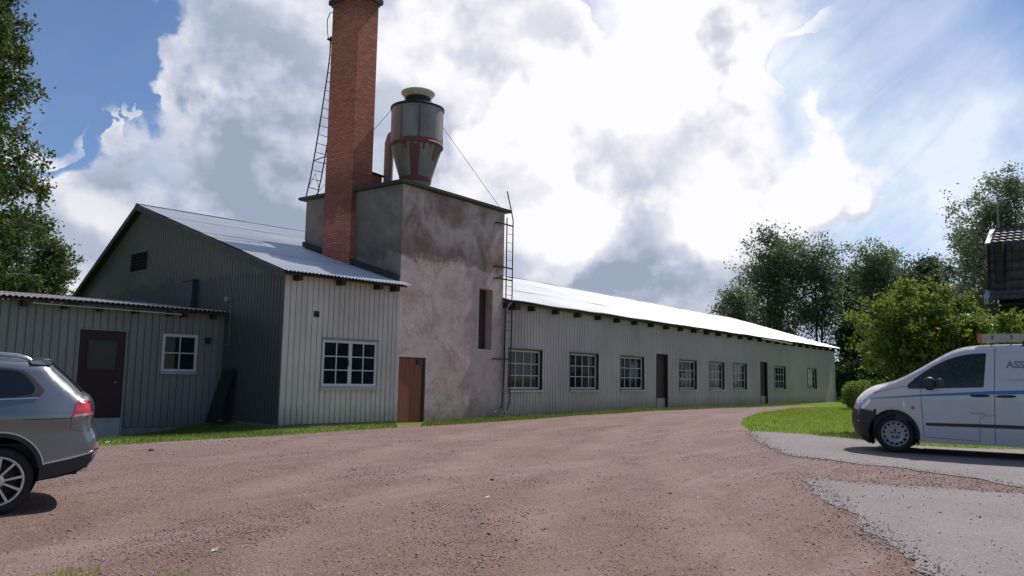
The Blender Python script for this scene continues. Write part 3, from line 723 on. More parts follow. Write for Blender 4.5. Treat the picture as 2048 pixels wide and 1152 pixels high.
# ------------------------------------------------------------------ plaster tower
X0, X1, YB = 17.05, 22.14, 21.5
T = thing('plaster_tower', (X0, YT, 0), 'tall flat-roofed boiler house tower with blotchy mauve plaster and a brown door', 'tower')
hT = [(17.11, 18.27, -.4, 1.95), (20.82, 21.55, 2.33, 4.38)]
mb = MB(); cx = [X0, 17.11, 18.27, 20.82, 21.55, X1]
for a, b in zip(cx, cx[1:]):
    z = [-.4, 7.2]; h = [h for h in hT if h[0] <= .5*(a+b) <= h[1]]
    sp = [(-.4, h[0][2]), (h[0][3], 7.2)] if h else [(-.4, 7.2)]
    for l, t_ in sp:
        if t_ > l: mb.quad((a, YT, l), (b, YT, l), (b, YT, t_), (a, YT, t_))
for h in hT:       # reveals
    dp = .32 if h[2] > 0 else .14
    mb.quad((h[0], YT, h[2]), (h[0], YT, h[3]), (h[0], YT+dp, h[3]), (h[0], YT+dp, h[2])); mb.quad((h[1], YT, h[2]), (h[1], YT+dp, h[2]), (h[1], YT+dp, h[3]), (h[1], YT, h[3]))
    mb.quad((h[0], YT, h[3]), (h[1], YT, h[3]), (h[1], YT+dp, h[3]), (h[0], YT+dp, h[3])); mb.quad((h[0], YT, h[2]), (h[0], YT+dp, h[2]), (h[1], YT+dp, h[2]), (h[1], YT, h[2]))
mb.build('front_wall', 'stucco', T)
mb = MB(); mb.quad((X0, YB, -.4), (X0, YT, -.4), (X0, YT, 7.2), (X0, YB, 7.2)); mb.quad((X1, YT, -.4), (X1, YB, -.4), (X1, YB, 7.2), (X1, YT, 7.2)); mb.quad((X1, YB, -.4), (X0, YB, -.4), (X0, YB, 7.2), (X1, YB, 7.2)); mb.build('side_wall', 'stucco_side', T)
mb = MB(); mb.box((20.82, YT+.30, 2.33), (21.55, YT+.33, 4.38)); mb.build('slot_shutter', 'door_dark', T)
d = MB(); d.box((17.115, YT+.05, -.12), (18.19, YT+.10, 1.93)); dt = d.build('door', 'door_brown', T)
g = MB(); g.box((17.92, YT+.0, 1.74), (18.17, YT+.048, 1.90)); g.build('door_closer', 'black_plastic', dt)
g = MB(); g.box((18.192, YT-.004, -.1), (18.268, YT+.12, 1.948)); g.box((17.115, YT+.0, 1.932), (18.19, YT+.12, 1.949)); g.build('door_frame', 'dark_wood', T)
mb = MB(); mb.box((X0-.13, YT-.12, 7.201), (X1+.2, YB+.18, 7.29)); mb.box((X0-.17, 20.4, 7.203), (X0-.131, YB+.18, 7.28)); mb.build('roof', 'dark_felt', T)
mb = MB(); mb.box((X0-.155, YT-.15, 7.215), (X1+.225, YT-.121, 7.31)); mb.build('roof_edging', 'dark_felt', T); mb = MB(); mb.box((X0-.155, YT-.119, 7.215), (X0-.131, 19.04, 7.31)); mb.build('roof_edging', 'dark_felt', T); mb = MB(); mb.box((X0-.195, 20.37, 7.215), (X0-.171, YB+.2, 7.30)); mb.build('roof_edging', 'dark_felt', T)
mb = MB()         # flashing where the workshop roof meets the tower
for k in range(1):
    a = P0 + NIN*(tE+.5); 
    z0_ = zE+.5*slF
    mb.obox((X0-.02, YT+.05, z0_+.03), (-.12, 0, -.0), (0, YB-YT-.1, (YB-YT-.1)*slF), (0, 0, .16))
mb.build('flashing', 'dark_felt', T)
mb = MB()         # low brick upstand on the tower roof
mb.box((17.75, 19.9, 7.34), (18.95, 20.7, 8.25)); mb.build('roof_upstand', 'brick', T)
mb = MB(); mb.obox((17.68, 19.82, 8.252), (1.33, 0, -.05), (0, .95, .12), (0, 0, .06)); mb.build('upstand_cap', 'dark_felt', T)

# ------------------------------------------------------------------ brick chimney
CX0, CX1, CY0, CY1 = 16.86, 17.70, 19.05, 20.36
K = thing('brick_chimney', (CX0, CY0, 4.5), 'tall square red brick chimney built against the plaster tower', 'chimney')
mb = MB(); mb.box((CX0, CY0, 4.6), (CX1, CY1, 13.66)); mb.build('shaft', 'brick', K)
mb = MB(); mb.box((CX0-.04, CY0-.04, 13.66), (CX1+.04, CY1+.04, 13.74)); mb.build('corbel', 'brick', K)
mb = MB(); mb.box((CX0-.11, CY0-.11, 13.74), (CX1+.11, CY1+.11, 13.90)); mb.box((CX0+.2, CY0+.25, 13.92), (CX1-.2, CY1-.25, 14.1)); mb.build('cap', 'dark_felt', K)

# ------------------------------------------------------------------ ladder at the chimney's back
Lc = thing('chimney_ladder', (17.2, 21.2, 7.34), 'black iron ladder leaning on the back of the brick chimney', 'ladder', 'iron ladders on the tower')
yb, yt, zb, zt = 21.45, 20.56, 7.34, 12.75
def lp(x, t): return V((x, yb+(yt-yb)*min(1, t*1.18)**.8 if t < .85 else yt, zb+(zt-zb)*t))
for x in (16.98, 17.42):
    mb = MB(); mb.tube([lp(x, t/8) for t in range(9)], .024, 6); mb.build('stile', 'black_iron', Lc)
for k in range(1, 18):
    mb = MB(); t = k/18.2; mb.tube([lp(16.98, t), lp(17.42, t)], .013, 5); mb.build('rung', 'black_iron', Lc)
mb = MB(); mb.tube([lp(16.98, .06), V((17.2, 21.3, 8.15)), lp(17.42, .06)], .012, 5); mb.tube([lp(16.98, .22), V((16.98, 20.37, 8.6))], .02, 5); mb.tube([lp(17.42, .22), V((17.42, 20.37, 8.6))], .02, 5); mb.build('brace', 'black_iron', Lc)
mb = MB(); mb.box((16.95, 20.36, 12.66), (17.5, 20.72, 12.70)); mb.obox((17.0, 20.37, 12.3), (.03, 0, 0), (0, .28, .36), (0, .03, 0)); mb.build('platform', 'black_iron', Lc)
mb = MB(); mb.tube([V((17.0, 20.7, 12.7)), V((17.0, 20.78, 13.05)), V((17.0, 20.80, 13.4)), V((17.0, 20.68, 13.62)), V((17.0, 20.5, 13.60)), V((17.0, 20.38, 13.4))], .016, 6); mb.build('hoop', 'black_iron', Lc)

# ------------------------------------------------------------------ cyclone dust collector
CA = V((19.16, 18.5, 0)); q8 = .69
Cy = thing('cyclone_dust_collector', (19.16, 18.5, 7.34), 'grey sheet-metal cyclone with red lead seams and flared cap on the tower roof', 'dust collector')
def lat(name, mat, *profs):
    mb = MB()
    for pr in profs: mb.lathe([(r_*q8, z_) for r_, z_ in pr], CA, n=56)
    return mb.build(name, mat, Cy)
lat('drum', 'galvanised', [(1.27, 9.12), (1.28, 9.9), (1.28, 10.42)], [(1.28, 10.42), (.75, 10.37), (.66, 10.59)])
lat('cone', 'galvanised', [(.46, 7.3), (.62, 7.62), (1.27, 9.10)])
lat('seam_band', 'red_lead', [(1.285, 9.05), (1.31, 9.07), (1.325, 9.11), (1.31, 9.16), (1.285, 9.17)])
lat('rim_band', 'black_iron', [(1.286, 10.36), (1.33, 10.37), (1.33, 10.44), (1.25, 10.46)])
mb = MB(); rr = random.Random(3)
rc = lambda z: (.62+(1.27-.62)*(z-7.62)/1.48)*q8
def pat(prof_, az, wd, n=3): mb.lathe(prof_, CA, n=n, a0=az-wd, a1=az+wd)
for az, wd in ((-2.30, .030), (-1.02, .022), (-3.0, .02)): pat([(1.288*q8, 9.15), (1.288*q8, 10.32)], az, wd)
pat([(1.292*q8, 9.17), (1.292*q8, 9.42)], -.6, .42, 10)
pat([(1.292*q8, 9.17), (1.292*q8, 9.24)], -2.0, .9, 16)
for k in range(34):
    az = rr.uniform(-3.0, .1); ln = rr.uniform(.05, .42)*(1.6 if -2.7 < az < -2.2 or -1.7 < az < -1.0 else .7); wd = rr.uniform(.012, .05)
    pat([(rc(9.07)+.010, 9.07), (rc(9.07-ln)+.007, 9.07-ln)], az, wd, 2)
pat([(rc(9.0)+.006, 9.0), (rc(7.85)+.006, 7.85)], -2.45, .22, 6); mb.lathe([(rc(7.90)+.01, 7.84), (rc(8.0)+.01, 8.0)], CA, n=48)
mb.build('red_paint_runs', 'red_lead', Cy)
lat('neck', 'black_iron', [(.62, 10.37), (.62, 10.85)], [(.66, 10.72), (.68, 10.74), (.66, 10.77)])
lat('flared_cap', 'stone_pale', [(.60, 10.81), (.80, 10.93), (.84, 10.97), (.84, 11.0), (.78, 11.03), (.5, 11.07), (.001, 11.09)])
mb = MB(); dp_ = at_depth(777, 332, 27.2)
mb.tube([V((dp_.x, dp_.y, 7.34)), V((dp_.x, dp_.y, 9.45)), V((dp_.x+.04, dp_.y-.05, 9.7)), V((dp_.x+.2, dp_.y-.2, 9.9)), V((dp_.x+.45, dp_.y-.45, 9.95)), CA+V((-.3, .5, 9.95))], .16, 16)
mb.tube([V((dp_.x, dp_.y, 7.9)), V((dp_.x, dp_.y, 7.96))], .175, 16); mb.build('inlet_duct', 'galvanised', Cy)
for a, b in ((CA+V((.86, -.2, 10.2)), V((22.1, 17.1, 7.36))), (CA+V((-.75, .45, 10.32)), V((17.2, 21.3, 7.36)))):
    mb = MB(); mb.tube([a, b], .008, 4); mb.build('guy_wire', 'black_iron', Cy)

# ------------------------------------------------------------------ ladder on the tower's right corner
Lt = thing('wall_ladder', (22.2, YT-.15, 0), 'black iron wall ladder with curved feet at the tower corner by the long wing', 'ladder', 'iron ladders on the tower')
yl = YT-.14; xa, xb = 22.10, 22.46
mb = MB(); mb.tube([V((xa, yl, 7.0)), V((xa+.02, yl, 4)), V((xa, yl, 1.6)), V((xa-.06, yl, .9)), V((xa-.09, yl, .45)), V((xa-.25, yl, .27)), V((xa-.55, yl, .2))], .022, 7); mb.build('stile', 'black_iron', Lt)
mb = MB(); mb.tube([V((xa-.02, yl, 7.95)), V((xb-.08, yl, 7.2)), V((xb, yl, 6.95)), V((xb+.02, yl, 4)), V((xb, yl, 1.2)), V((xb-.02, yl, .55)), V((xb-.12, yl, .3)), V((xb-.4, yl, .2))], .022, 7); mb.build('stile', 'black_iron', Lt)
for k in range(21):
    z = .55+k*.31; mb = MB(); mb.tube([V((xa, yl, z)), V((xb, yl, z))], .010, 5); mb.build('rung', 'black_iron', Lt)
for z in (2.02, 4.80, 5.22, 6.75):
    mb = MB(); mb.box((xa-.52, yl-.012, z-.025), (xb+.02, yl+.013, z+.025)); mb.box((xa-.52, yl+.013, z-.02), (xa-.47, YT+.02, z+.02)); mb.build('bracket', 'black_iron', Lt)

# ------------------------------------------------------------------ the long wing
YL = 17.12; FLg = Fr((X1, YL, 0), (1, 0, 0), (0, -1, 0))
W_ = thing('long_workshop', (X1, YL, 0), 'long low metal-clad workshop wing with white grid windows and bright sheet roof', 'building')
sx = lambda X: X-X1
wins = [(22.68, 24.86, 4), (26.74, 28.98, 4), (30.80, 33.08, 4), (36.73, 38.88, 4), (40.48, 42.56, 4), (43.78, 45.97, 4), (50.75, 53.0, 4), (57.65, 59.9, 4)]
doors = [(34.25, 35.50), (48.2, 49.5)]
hW = [(sx(a), sx(b), .95, 2.43) for a, b, _ in wins] + [(sx(a), sx(b), -.4, 2.64) for a, b in doors]
mb = MB(); XE = 64.6
ribwall(mb, FLg, 0, sx(XE), -.45, lambda s: 4.0, hW, .19, .032, lambda s, z: .01*mnoise.noise(V((s*.8, z*.6, 2))), 3); mb.build('wall', 'siding', W_)
FE = Fr((XE, YL, 0), (0, 1, 0), (1, 0, 0)); slL = .304; YR = 25.1
mb = MB(); ribwall(mb, FE, 0, 16.2, -.45, lambda s: min(4.0+s*slL, 4.0+(16.2-s)*slL), [], .19); mb.build('wall', 'siding', W_)
mb = MB(); FLg.box(mb, sx(XE)-.1, sx(XE)+.02, .0, .06, -.4, 4.0); mb.build('corner_board', 'white_paint', W_)
for a, b, c in wins: casement(FLg, sx(a)+.04, sx(b)-.04, .98, 2.40, c, 3, W_, rec=.13, fw=.07)
for i, (a, b) in enumerate(doors):
    d = MB(); FLg.box(d, sx(a)+.06, sx(b)-.06, -.17, -.12, .55, 2.58)
    for k in range(7): FLg.box(d, sx(a)+.10+k*.155, sx(a)+.23+k*.155, -.12, -.108, .58, 2.55)
    dd = d.build('door', 'door_dark', W_)
    g = MB(); g.tube([FLg(sx(b)-.2, -.11, 1.5), FLg(sx(b)-.2, -.05, 1.5), FLg(sx(b)-.34, -.05, 1.5)], .014, 6); g.build('handle', 'black_iron', dd)
    g = MB(); FLg.box(g, sx(a)+.06, sx(b)-.06, -.19, -.09, -.3, .545); g.build('door_step', 'kick_plate', W_)
    g = MB(); FLg.box(g, sx(a)-.0, sx(a)+.06, -.2, .034, -.4, 2.64); FLg.box(g, sx(b)-.06, sx(b), -.2, .034, -.4, 2.64); FLg.box(g, sx(a)+.06, sx(b)-.06, -.2, .034, 2.58, 2.64); g.build('door_frame', 'dark_wood', W_)
zEL = 4.10; yEL = 16.72; vL2 = V((0, YR-yEL, (YR-yEL)*slL))
corrugated('roof', 'roof_sheet', (X1+.0, yEL, zEL), (1, 0, 0), XE+.35-X1, vL2, vL2.length, W_, .15, .018, 3, 5, .03)
vL3 = V((0, -(YR-yEL), (YR-yEL)*slL)); corrugated('roof', 'roof_sheet', (X1+14, 2*YR-yEL, zEL), (1, 0, 0), XE+.35-X1-14, vL3, vL3.length, W_, .3, .018, 1, 3)
mb = MB(); zr = zEL+(YR-yEL)*slL; mb.obox((X1, YR, zr+.04), (XE+.37-X1, 0, 0), (0, -.2, -.055), (0, 0, .006)); mb.obox((X1, YR, zr+.04), (XE+.37-X1, 0, 0), (0, .2, -.055), (0, 0, .006)); mb.build('ridge_cap', 'roof_sheet', W_)
mb = MB(); mb.obox((X1+.01, yEL+.05, zEL-.075), (XE+.3-X1, 0, 0), vL2*.99, (0, 0, .04)); mb.build('roof_deck', 'dark_wood', W_)
mb = MB(); mb.obox((XE+.30, yEL+.02, zEL-.17), (.03, 0, 0), vL2, (0, 0, .15)); mb.obox((XE+.30, 2*YR-yEL, zEL-.17), (.03, 0, 0), vL3, (0, 0, .15)); mb.build('verge_board', 'grey_paint', W_)
x = 23.89-1.6
k = 0
while x < XE:
    mb = MB(); hh = .07; mb.box((x-hh, YL-.30, 3.83), (x+hh, YL-.034, 4.02)); mb.build('rafter_end', 'dark_wood', W_); x += 1.597
mb = MB(); mb.tube([(22.20, YT-.06, 3.7), (22.20, YT-.06, .3), (22.22, YT-.14, .16)], .05, 10); mb.tube([(22.4, 16.8, 4.02), (22.3, YT-.1, 3.9), (22.20, YT-.06, 3.68)], .05, 10); mb.build('downpipe', 'grey_paint', W_)
mb = MB(); mb.tube([(47.6, 16.74, 4.0), (50.6, 16.73, 3.97), (53.4, 16.74, 3.92)], .03, 6); mb.build('loose_gutter', 'sill_metal', W_)
mb = MB(); mb.box((22.62, YL-.36, 3.80), (22.95, YL-.03, 4.03)); mb.build('beam_end', 'dark_wood', W_)
# ------------------------------------------------------------------ vehicles
class Veh:
    def __init__(s, p, d, wm, W): s.p = V(p); s.d = V(d).normalized(); s.n = UP.cross(s.d); s.n = s.n if s.n.dot(V(p)-V((0, 0, p[2]))) > 0 else -s.n; s.wm = wm; s.W = W
    def __call__(s, x, y, z): return s.p + s.d*x + s.n*y + UP*z
    def side(s, x, z, off=0., far=False):
        w_ = s.W(x, z)+off; return s(x, s.wm+w_ if far else s.wm-w_, z)
    def panel(s, mb, poly, off, far=False, grid=.08, dens=.06, hole=None):
        pv, pf = tess(densify(poly, dens), grid, densify(hole, dens) if hole else None)
        mb.add([s.side(q.x, q.y, off, far) for q in pv], [tuple(f) for f in pf], True)
    def both(s, name, poly, off, mat, parent, grid=.08, hole=None):
        mb = MB(); s.panel(mb, poly, off, False, grid, .06, hole); o = mb.build(name, mat, parent)
        mb = MB(); s.panel(mb, poly, off, True, grid, .06, hole); o2 = mb.build(name, mat, parent); return o, o2
    def line(s, mb, pts, w_, off, far=False):
        """a thin raised strip following a polyline on the side"""
        pts = densify(pts, .05, closed=False) + [V(pts[-1])]; n = len(pts); vs = []
        for i, q in enumerate(pts):
            t = (pts[min(i+1, n-1)]-pts[max(i-1, 0)]).normalized(); a = V((-t.y, t.x))*w_*.5
            vs += [s.side(q.x+a.x, q.y+a.y, 0, far), s.side(q.x+a.x, q.y+a.y, off, far), s.side(q.x-a.x, q.y-a.y, off, far), s.side(q.x-a.x, q.y-a.y, 0, far)]
        mb.add(vs, [(i*4+k, i*4+k+1, i*4+k+5, i*4+k+4) for i in range(n-1) for k in range(3)])
    def strip(s, mb, chain, crown, off=0., inset=0., n=9, lift=0.):
        """surface from the near side to the far side along a chain of (x, z)"""
        m = len(chain); vs = []
        for i, q in enumerate(chain):
            t = (V(chain[min(i+1, m-1)])-V(chain[max(i-1, 0)])).normalized(); nr = V((-t.y, t.x))
            w_ = s.W(q[0], q[1])-inset
            for k in range(n+1):
                u = -1+2*k/n; b = crown(q[0], q[1])*(1-abs(u)**2.4)+off
                vs.append(s(q[0]+nr.x*b, s.wm+u*w_, q[1]+nr.y*b))
        mb.add(vs, [(i*(n+1)+k, (i+1)*(n+1)+k, (i+1)*(n+1)+k+1, i*(n+1)+k+1) for i in range(m-1) for k in range(n)], True)
def edge_round(chain, r):
    ch = [V(c) for c in chain]
    def f(x, z):
        p = V((x, z)); best = 9
        for a, b in zip(ch, ch[1:]):
            e = b-a; t = max(0, min(1, (p-a).dot(e)/max(e.length_squared, 1e-9))); best = min(best, (p-a-e*t).length)
            if best < 1e-5: break
        return 0 if best >= r else r*(1-math.sqrt(max(0, 1-(1-best/r)**2)))
    return f
def arc(cx, cz, r, a0, a1, n=14): return [(cx+r*math.cos(R(a0+(a1-a0)*i/n)), cz+r*math.sin(R(a0+(a1-a0)*i/n))) for i in range(n+1)]
def wheel(v, x, far, r, rr, wd, parent, style, inset=.035):
    out = v.n if far else -v.n
    c = v(x, (v.wm+v.W(x, .35)-inset) if far else (v.wm-v.W(x, .35)+inset), r-.004)
    hb = MB(); hb.lathe([(0, -.07), (rr*.97, -.07), (rr*.97, -wd*.9), (0, -wd*.9)], c, out, 28); hb.lathe([(.13, -.069), (.13, -.055), (.0, -.055)], c, out, 24)
    w_ = hb.build('wheel', 'black_plastic', parent)
    t = MB(); t.lathe([(rr, -wd), (r*.92, -wd), (r*.985, -wd*.93), (r, -wd*.8), (r, -wd*.2), (r*.985, -.02), (r*.93, .0), (rr+.03, .004), (rr+.008, -.004), (rr, -.03)], c, out, 48)
    for k in range(3): t.lathe([(r+.0015, -wd*(.3+.2*k)-.006), (r+.0015, -wd*(.3+.2*k)+.006)], c, out, 48)
    t.build('tyre', 'rubber', w_)
    m = MB(); m.lathe([(rr, -.05), (rr+.004, -.004), (rr-.012, .0), (rr-.022, -.012), (rr-.03, -.05)], c, out, 48)
    u = v.d; uu = out.cross(u)
    def P_(rad, a, h): return c + (u*math.cos(a)+uu*math.sin(a))*rad + out*h
    if style == 'alloy':
        for k in range(10):
            a = 2*math.pi*k/10 + (.11 if k % 2 else -.11)+.2; a2 = 2*math.pi*k/10+(.02 if k % 2 else -.02)+.2
            ra, rb = .055, rr-.018; w0, w1 = .017, .024
            pts = []
            for rad, aa, ww, h in ((ra, a, w0, -.012), (rb, a2, w1, -.008)):
                da = ww/rad
                pts += [P_(rad, aa-da*.5*1.3, h-.028), P_(rad, aa-da*.5, h), P_(rad, aa+da*.5, h), P_(rad, aa+da*.5*1.3, h-.028)]
            m.add(pts, [(0, 1, 5, 4), (1, 2, 6, 5), (2, 3, 7, 6)])
        m.lathe([(.075, -.04), (.07, -.012), (.035, -.008), (.03, -.013), (0, -.013)], c, out, 28)
    else:
        n = 56; r0, r1 = rr*.70, rr*.90
        for k in range(n):
            a, b = 2*math.pi*k/n, 2*math.pi*(k+1)/n
            def band(ra, ha, rb, hb): m.add([P_(ra, a, ha), P_(ra, b, ha), P_(rb, b, hb), P_(rb, a, hb)], ((0, 1, 2, 3),), True)
            band(r1, -.032, rr-.02, -.03)
            if k % 4 in (0, 1): band(r0, -.018, r1, -.032)
        m.lathe([(r0, -.018), (rr*.58, -.014), (rr*.52, -.028), (rr*.36, -.03), (rr*.3, -.012), (rr*.13, -.008), (rr*.12, -.02), (0, -.02)], c, out, 40)
    m.build('rim', 'alloy' if style == 'alloy' else 'steel_rim', w_)
    if style != 'alloy':
        b = MB()
        for k in range(5):
            a = 2*math.pi*k/5+.3; pc = P_(rr*.27, a, -.014); b.lathe([(.016, 0), (.016, .012), (.009, .014), (0, .014)], pc, out, 8)
            b.add([P_(rr*.40, a-.16, -.0275), P_(rr*.40, a+.16, -.0275), P_(rr*.16, a+.2, -.0065), P_(rr*.16, a-.2, -.0065)], ((0, 1, 2, 3),))
        b.build('wheel_bolts', 'black_plastic', w_)
    return w_

# ---- white panel van with a ladder on its roof
vb = R(32); vd = RH*math.cos(vb) - FWH*math.sin(vb)
vp = gp(1789, 908); vp.z = terrain(vp.x, vp.y)+.022
van_top = [(-.44, .227), (-.606, .317), (-.65, .475), (-.655, .616), (-.625, .72), (-.585, .84), (-.513, .925), (-.36, 1.050), (-.135, 1.176), (.104, 1.272), (.414, 1.452), (.77, 1.680), (.944, 1.775), (1.116, 1.832), (1.366, 1.862), (2.0, 1.880), (3.2, 1.875), (3.72, 1.85), (3.92, 1.78), (4.02, 1.5), (4.09, 1.0), (4.13, .62), (4.12, .34)]
van_ch = chaikin(van_top, 2, False)
er = edge_round(van_ch, .085)
def Wv(x, z):
    w_ = .95 - .13*max(0, (z-1.0)/.87)**1.6 - .05*max(0, (.5-z)/.3) - .32*sstep(.75, -.72, x)**1.7 - .03*sstep(3.4, 4.1, x)
    return w_ - er(x, z)
Vn = Veh(vp, vd, .95, Wv)
VT = thing('panel_van', vp, 'white panel van with blue side stripe parked beside the lawn', 'van')
AR = .415
van_out = [tuple(p) for p in van_ch] + [(3.9, .24), (3.62, .21)] + arc(3.2, .33, AR, -16, 196)[0:] + [(2.78, .20), (.42, .20)] + arc(-.01, .33, AR, -18, 196)
van_out = [p for p in van_out]
mb = MB()
gl = [(.50, 1.150), (.50, 1.385), (.78, 1.568), (1.03, 1.666), (1.19, 1.702), (1.39, 1.714), (1.425, 1.716), (1.422, 1.67), (1.374, 1.24), (1.372, 1.192), (1.32, 1.19)]
GLH = chaikin(gl, 1)
for far in (False, True): Vn.panel(mb, van_out, 0, far, .07, .05, GLH)
Vn.strip(mb, van_ch, lambda x, z: .05 + .10*sstep(0, -.5, x), n=12)
mb.build('body', 'paint_white', VT)
mb = MB(); mb.obox(Vn(-.35, .22, .24), Vn.d*4.3, Vn.n*1.46, UP*.5); mb.obox(Vn(.46, .08, .205), Vn.d*2.3, Vn.n*1.74, UP*.1); mb.build('underbody', 'black_plastic', VT)
# front bumper in black plastic, wrapping the nose
bch = [p for p in van_ch if p[1] < .72 and p[0] < 0]
bpoly = bch + [(-.61, .745), (-.36, .70)] + arc(-.01, .33, AR+.004, 138, 196, 6)
mb = MB()
for far in (False, True): Vn.panel(mb, bpoly, .012, far, .06)
Vn.strip(mb, bch, lambda x, z: .15, off=.012, n=12); mb.build('bumper', 'cladding', VT)
for far in (False, True):
    mb = MB(); Vn.line(mb, arc(-.01, .33, AR-.012, -12, 126, 24), .03, .008, far); mb.build('arch_trim', 'black_plastic', VT)
lampp = chaikin([(-.615, .74), (-.60, .83), (-.50, .925), (-.36, .925), (-.40, .86), (-.50, .745)], 2)
Vn.both('headlight', lampp, .008, 'headlight_clear', VT, .05)
def shrink(poly, k):
    c = V((sum(p[0] for p in poly)/len(poly), sum(p[1] for p in poly)/len(poly))); out = []
    for p in poly: q = V(p); d_ = (c-q).normalized(); out.append(tuple(q+d_*k))
    return out
# side glass
winp = [(.17, 1.12), (.445, 1.376), (.766, 1.588), (1.02, 1.69), (1.19, 1.728), (1.41, 1.743), (1.452, 1.742), (1.449, 1.70), (1.397, 1.21), (1.395, 1.167), (1.34, 1.165), (.469, 1.124)]
Vn.both('window_seal', chaikin(winp, 1), .003, 'black_plastic', VT, .08, GLH)
Vn.both('side_window', chaikin(shrink(gl, -.012), 1), .006, 'clear_glass', VT)
mb = MB(); mb.obox(Vn(1.50, .20, .5), Vn.d*.03, Vn.n*1.5, UP*1.22); mb.build('bulkhead', 'cladding', VT)
mb = MB(); mb.obox(Vn(.02, .16, .55), Vn.d*.42, Vn.n*1.58, UP*.60); mb.obox(Vn(.16, .22, 1.148), Vn.d*.30, Vn.n*1.45, UP*.05); mb.obox(Vn(.45, .08, .5), Vn.d*1.05, Vn.n*.03, UP*.63); mb.obox(Vn(.45, 1.79, .5), Vn.d*1.05, Vn.n*.03, UP*.63); mb.obox(Vn(.45, .12, .5), Vn.d*1.05, Vn.n*1.66, UP*.03); mb.build('dashboard', 'cladding', VT)
for y in (.28, 1.12):
    mb = MB(); mb.obox(Vn(.95, y, .75), Vn.d*.48, Vn.n*.5, UP*.14); mb.obox(Vn(1.28, y+.02, .86), Vn.d*.13+UP*.0, Vn.n*.46, UP*.55+Vn.d*.10); mb.obox(Vn(1.37, y+.12, 1.43), Vn.d*.09, Vn.n*.26, UP*.17); mb.build('seat', 'seat_fabric', VT)
mb = MB(); sc_ = Vn(.62, .53, 1.13); sa_ = (Vn.d*.8+UP*.62).normalized(); sb_ = (UP*.8-Vn.d*.62).normalized()
ringp = [sc_ + Vn.n*(.19*math.cos(t_*.2618)) + sb_*(.19*math.sin(t_*.2618)) for t_ in range(25)]
mb.tube(ringp, .016, 6); mb.tube([sc_-Vn.n*.18, sc_+Vn.n*.18], .014, 5); mb.tube([sc_, sc_-sa_*.3], .03, 6); mb.build('steering_wheel', 'decal_grey', VT)
Vn.both('quarter_window', chaikin([(.26, 1.145), (.455, 1.335), (.455, 1.148)], 1), .006, 'car_glass', VT)
i0 = min(range(len(van_ch)), key=lambda i: abs(van_ch[i][0]-.16)+(9 if van_ch[i][1] < 1 else 0)); i1 = min(range(len(van_ch)), key=lambda i: abs(van_ch[i][0]-1.0)+(9 if van_ch[i][1] < 1 else 0))
mb = MB(); Vn.strip(mb, van_ch[i0:i1+1], lambda x, z: .05+.10*sstep(0, -.5, x), off=.004, inset=.05, n=12); mb.build('windscreen', 'car_glass', VT)
mb = MB(); Vn.strip(mb, chaikin([(4.0, 1.62), (4.05, 1.3), (4.085, 1.08)], 1, False), lambda x, z: .05, off=.006, inset=.16, n=8); mb.build('rear_window', 'car_glass', VT)
mb = MB()
for far in (False, True):
    Vn.line(mb, [(.45, 1.11), (.452, .8), (.475, .30)], .008, .0015, far); Vn.line(mb, [(1.585, 1.86), (1.55, 1.2), (1.525, .24)], .009, .0015, far)
    Vn.line(mb, [(.475, .30), (1.31, .265)], .006, .0015, far); Vn.line(mb, [(1.31, .265), (1.315, .6), (1.36, .69), (1.53, .70)], .006, .0015, far)
    Vn.line(mb, [(-.50, .745), (-.36, .70)], .006, .0015, far); Vn.line(mb, [(2.75, 1.86), (2.73, .25)], .009, .0015, far)
    Vn.line(mb, [(-.36, 1.03), (.13, 1.15), (.26, 1.155)], .006, .0015, far)
mb.build('panel_gap', 'black_plastic', VT)
Vn.both('side_stripe', [(-.40, .935), (.45, 1.024), (1.53, 1.112), (1.97, 1.132), (3.9, 1.14), (3.9, 1.075), (1.965, 1.067), (1.53, 1.054), (.45, .990), (-.395, .922)], .0025, 'stripe_blue', VT)
mould = [(.50, .518), (.525, .543), (1.515, .556), (3.0, .556), (3.0, .500), (1.515, .500), (.53, .494)]
Vn.both('side_moulding', mould, .014, 'black_plastic', VT, .2)
for a in (1.19, 1.565):
    for far in (False, True):
        mb = MB(); Vn.panel(mb, chaikin([(a, 1.0), (a, 1.045), (a+.29, 1.05), (a+.29, 1.005)], 2), .004, far, .05)
        zc = 1.025; sg = 1 if far else -1
        pts = [Vn.side(a+.03, zc, .0, far), Vn.side(a+.05, zc, .034, far), Vn.side(a+.24, zc+.003, .034, far), Vn.side(a+.26, zc+.003, .0, far)]
        mb.tube(pts, .014, 8); mb.build('door_handle', 'black_plastic', VT)
mb = MB(); mb.lathe([(.03, 0), (.028, .008), (0, .012)], Vn.side(.315, .795), -Vn.n, 14); mb.build('side_indicator', 'amber_lens', VT)
for far in (False, True):
    sg = 1 if far else -1; c = Vn.side(.60, 1.215, .16, far)
    m = MB(); prof = []
    for i in range(9):
        t = -math.pi/2+math.pi*i/8; prof.append((max(.001, math.cos(t)), math.sin(t)))
    vs = []; n = 14
    for (a, h) in prof:
        for k in range(n):
            th = 2*math.pi*k/n; cx_, cz_ = math.copysign(abs(math.cos(th))**.6, math.cos(th)), math.copysign(abs(math.sin(th))**.6, math.sin(th))
            vs.append(c + Vn.d*(h*.085) + Vn.n*(a**.6*cx_*.105) + UP*(a**.6*cz_*.115))
    m.add(vs, [(i*n+k, i*n+(k+1) % n, (i+1)*n+(k+1) % n, (i+1)*n+k) for i in range(8) for k in range(n)], True)
    m.tube([Vn.side(.60, 1.13, .0, far), Vn.side(.60, 1.14, .1, far)], .03, 8); m.build('wing_mirror', 'black_plastic', VT)
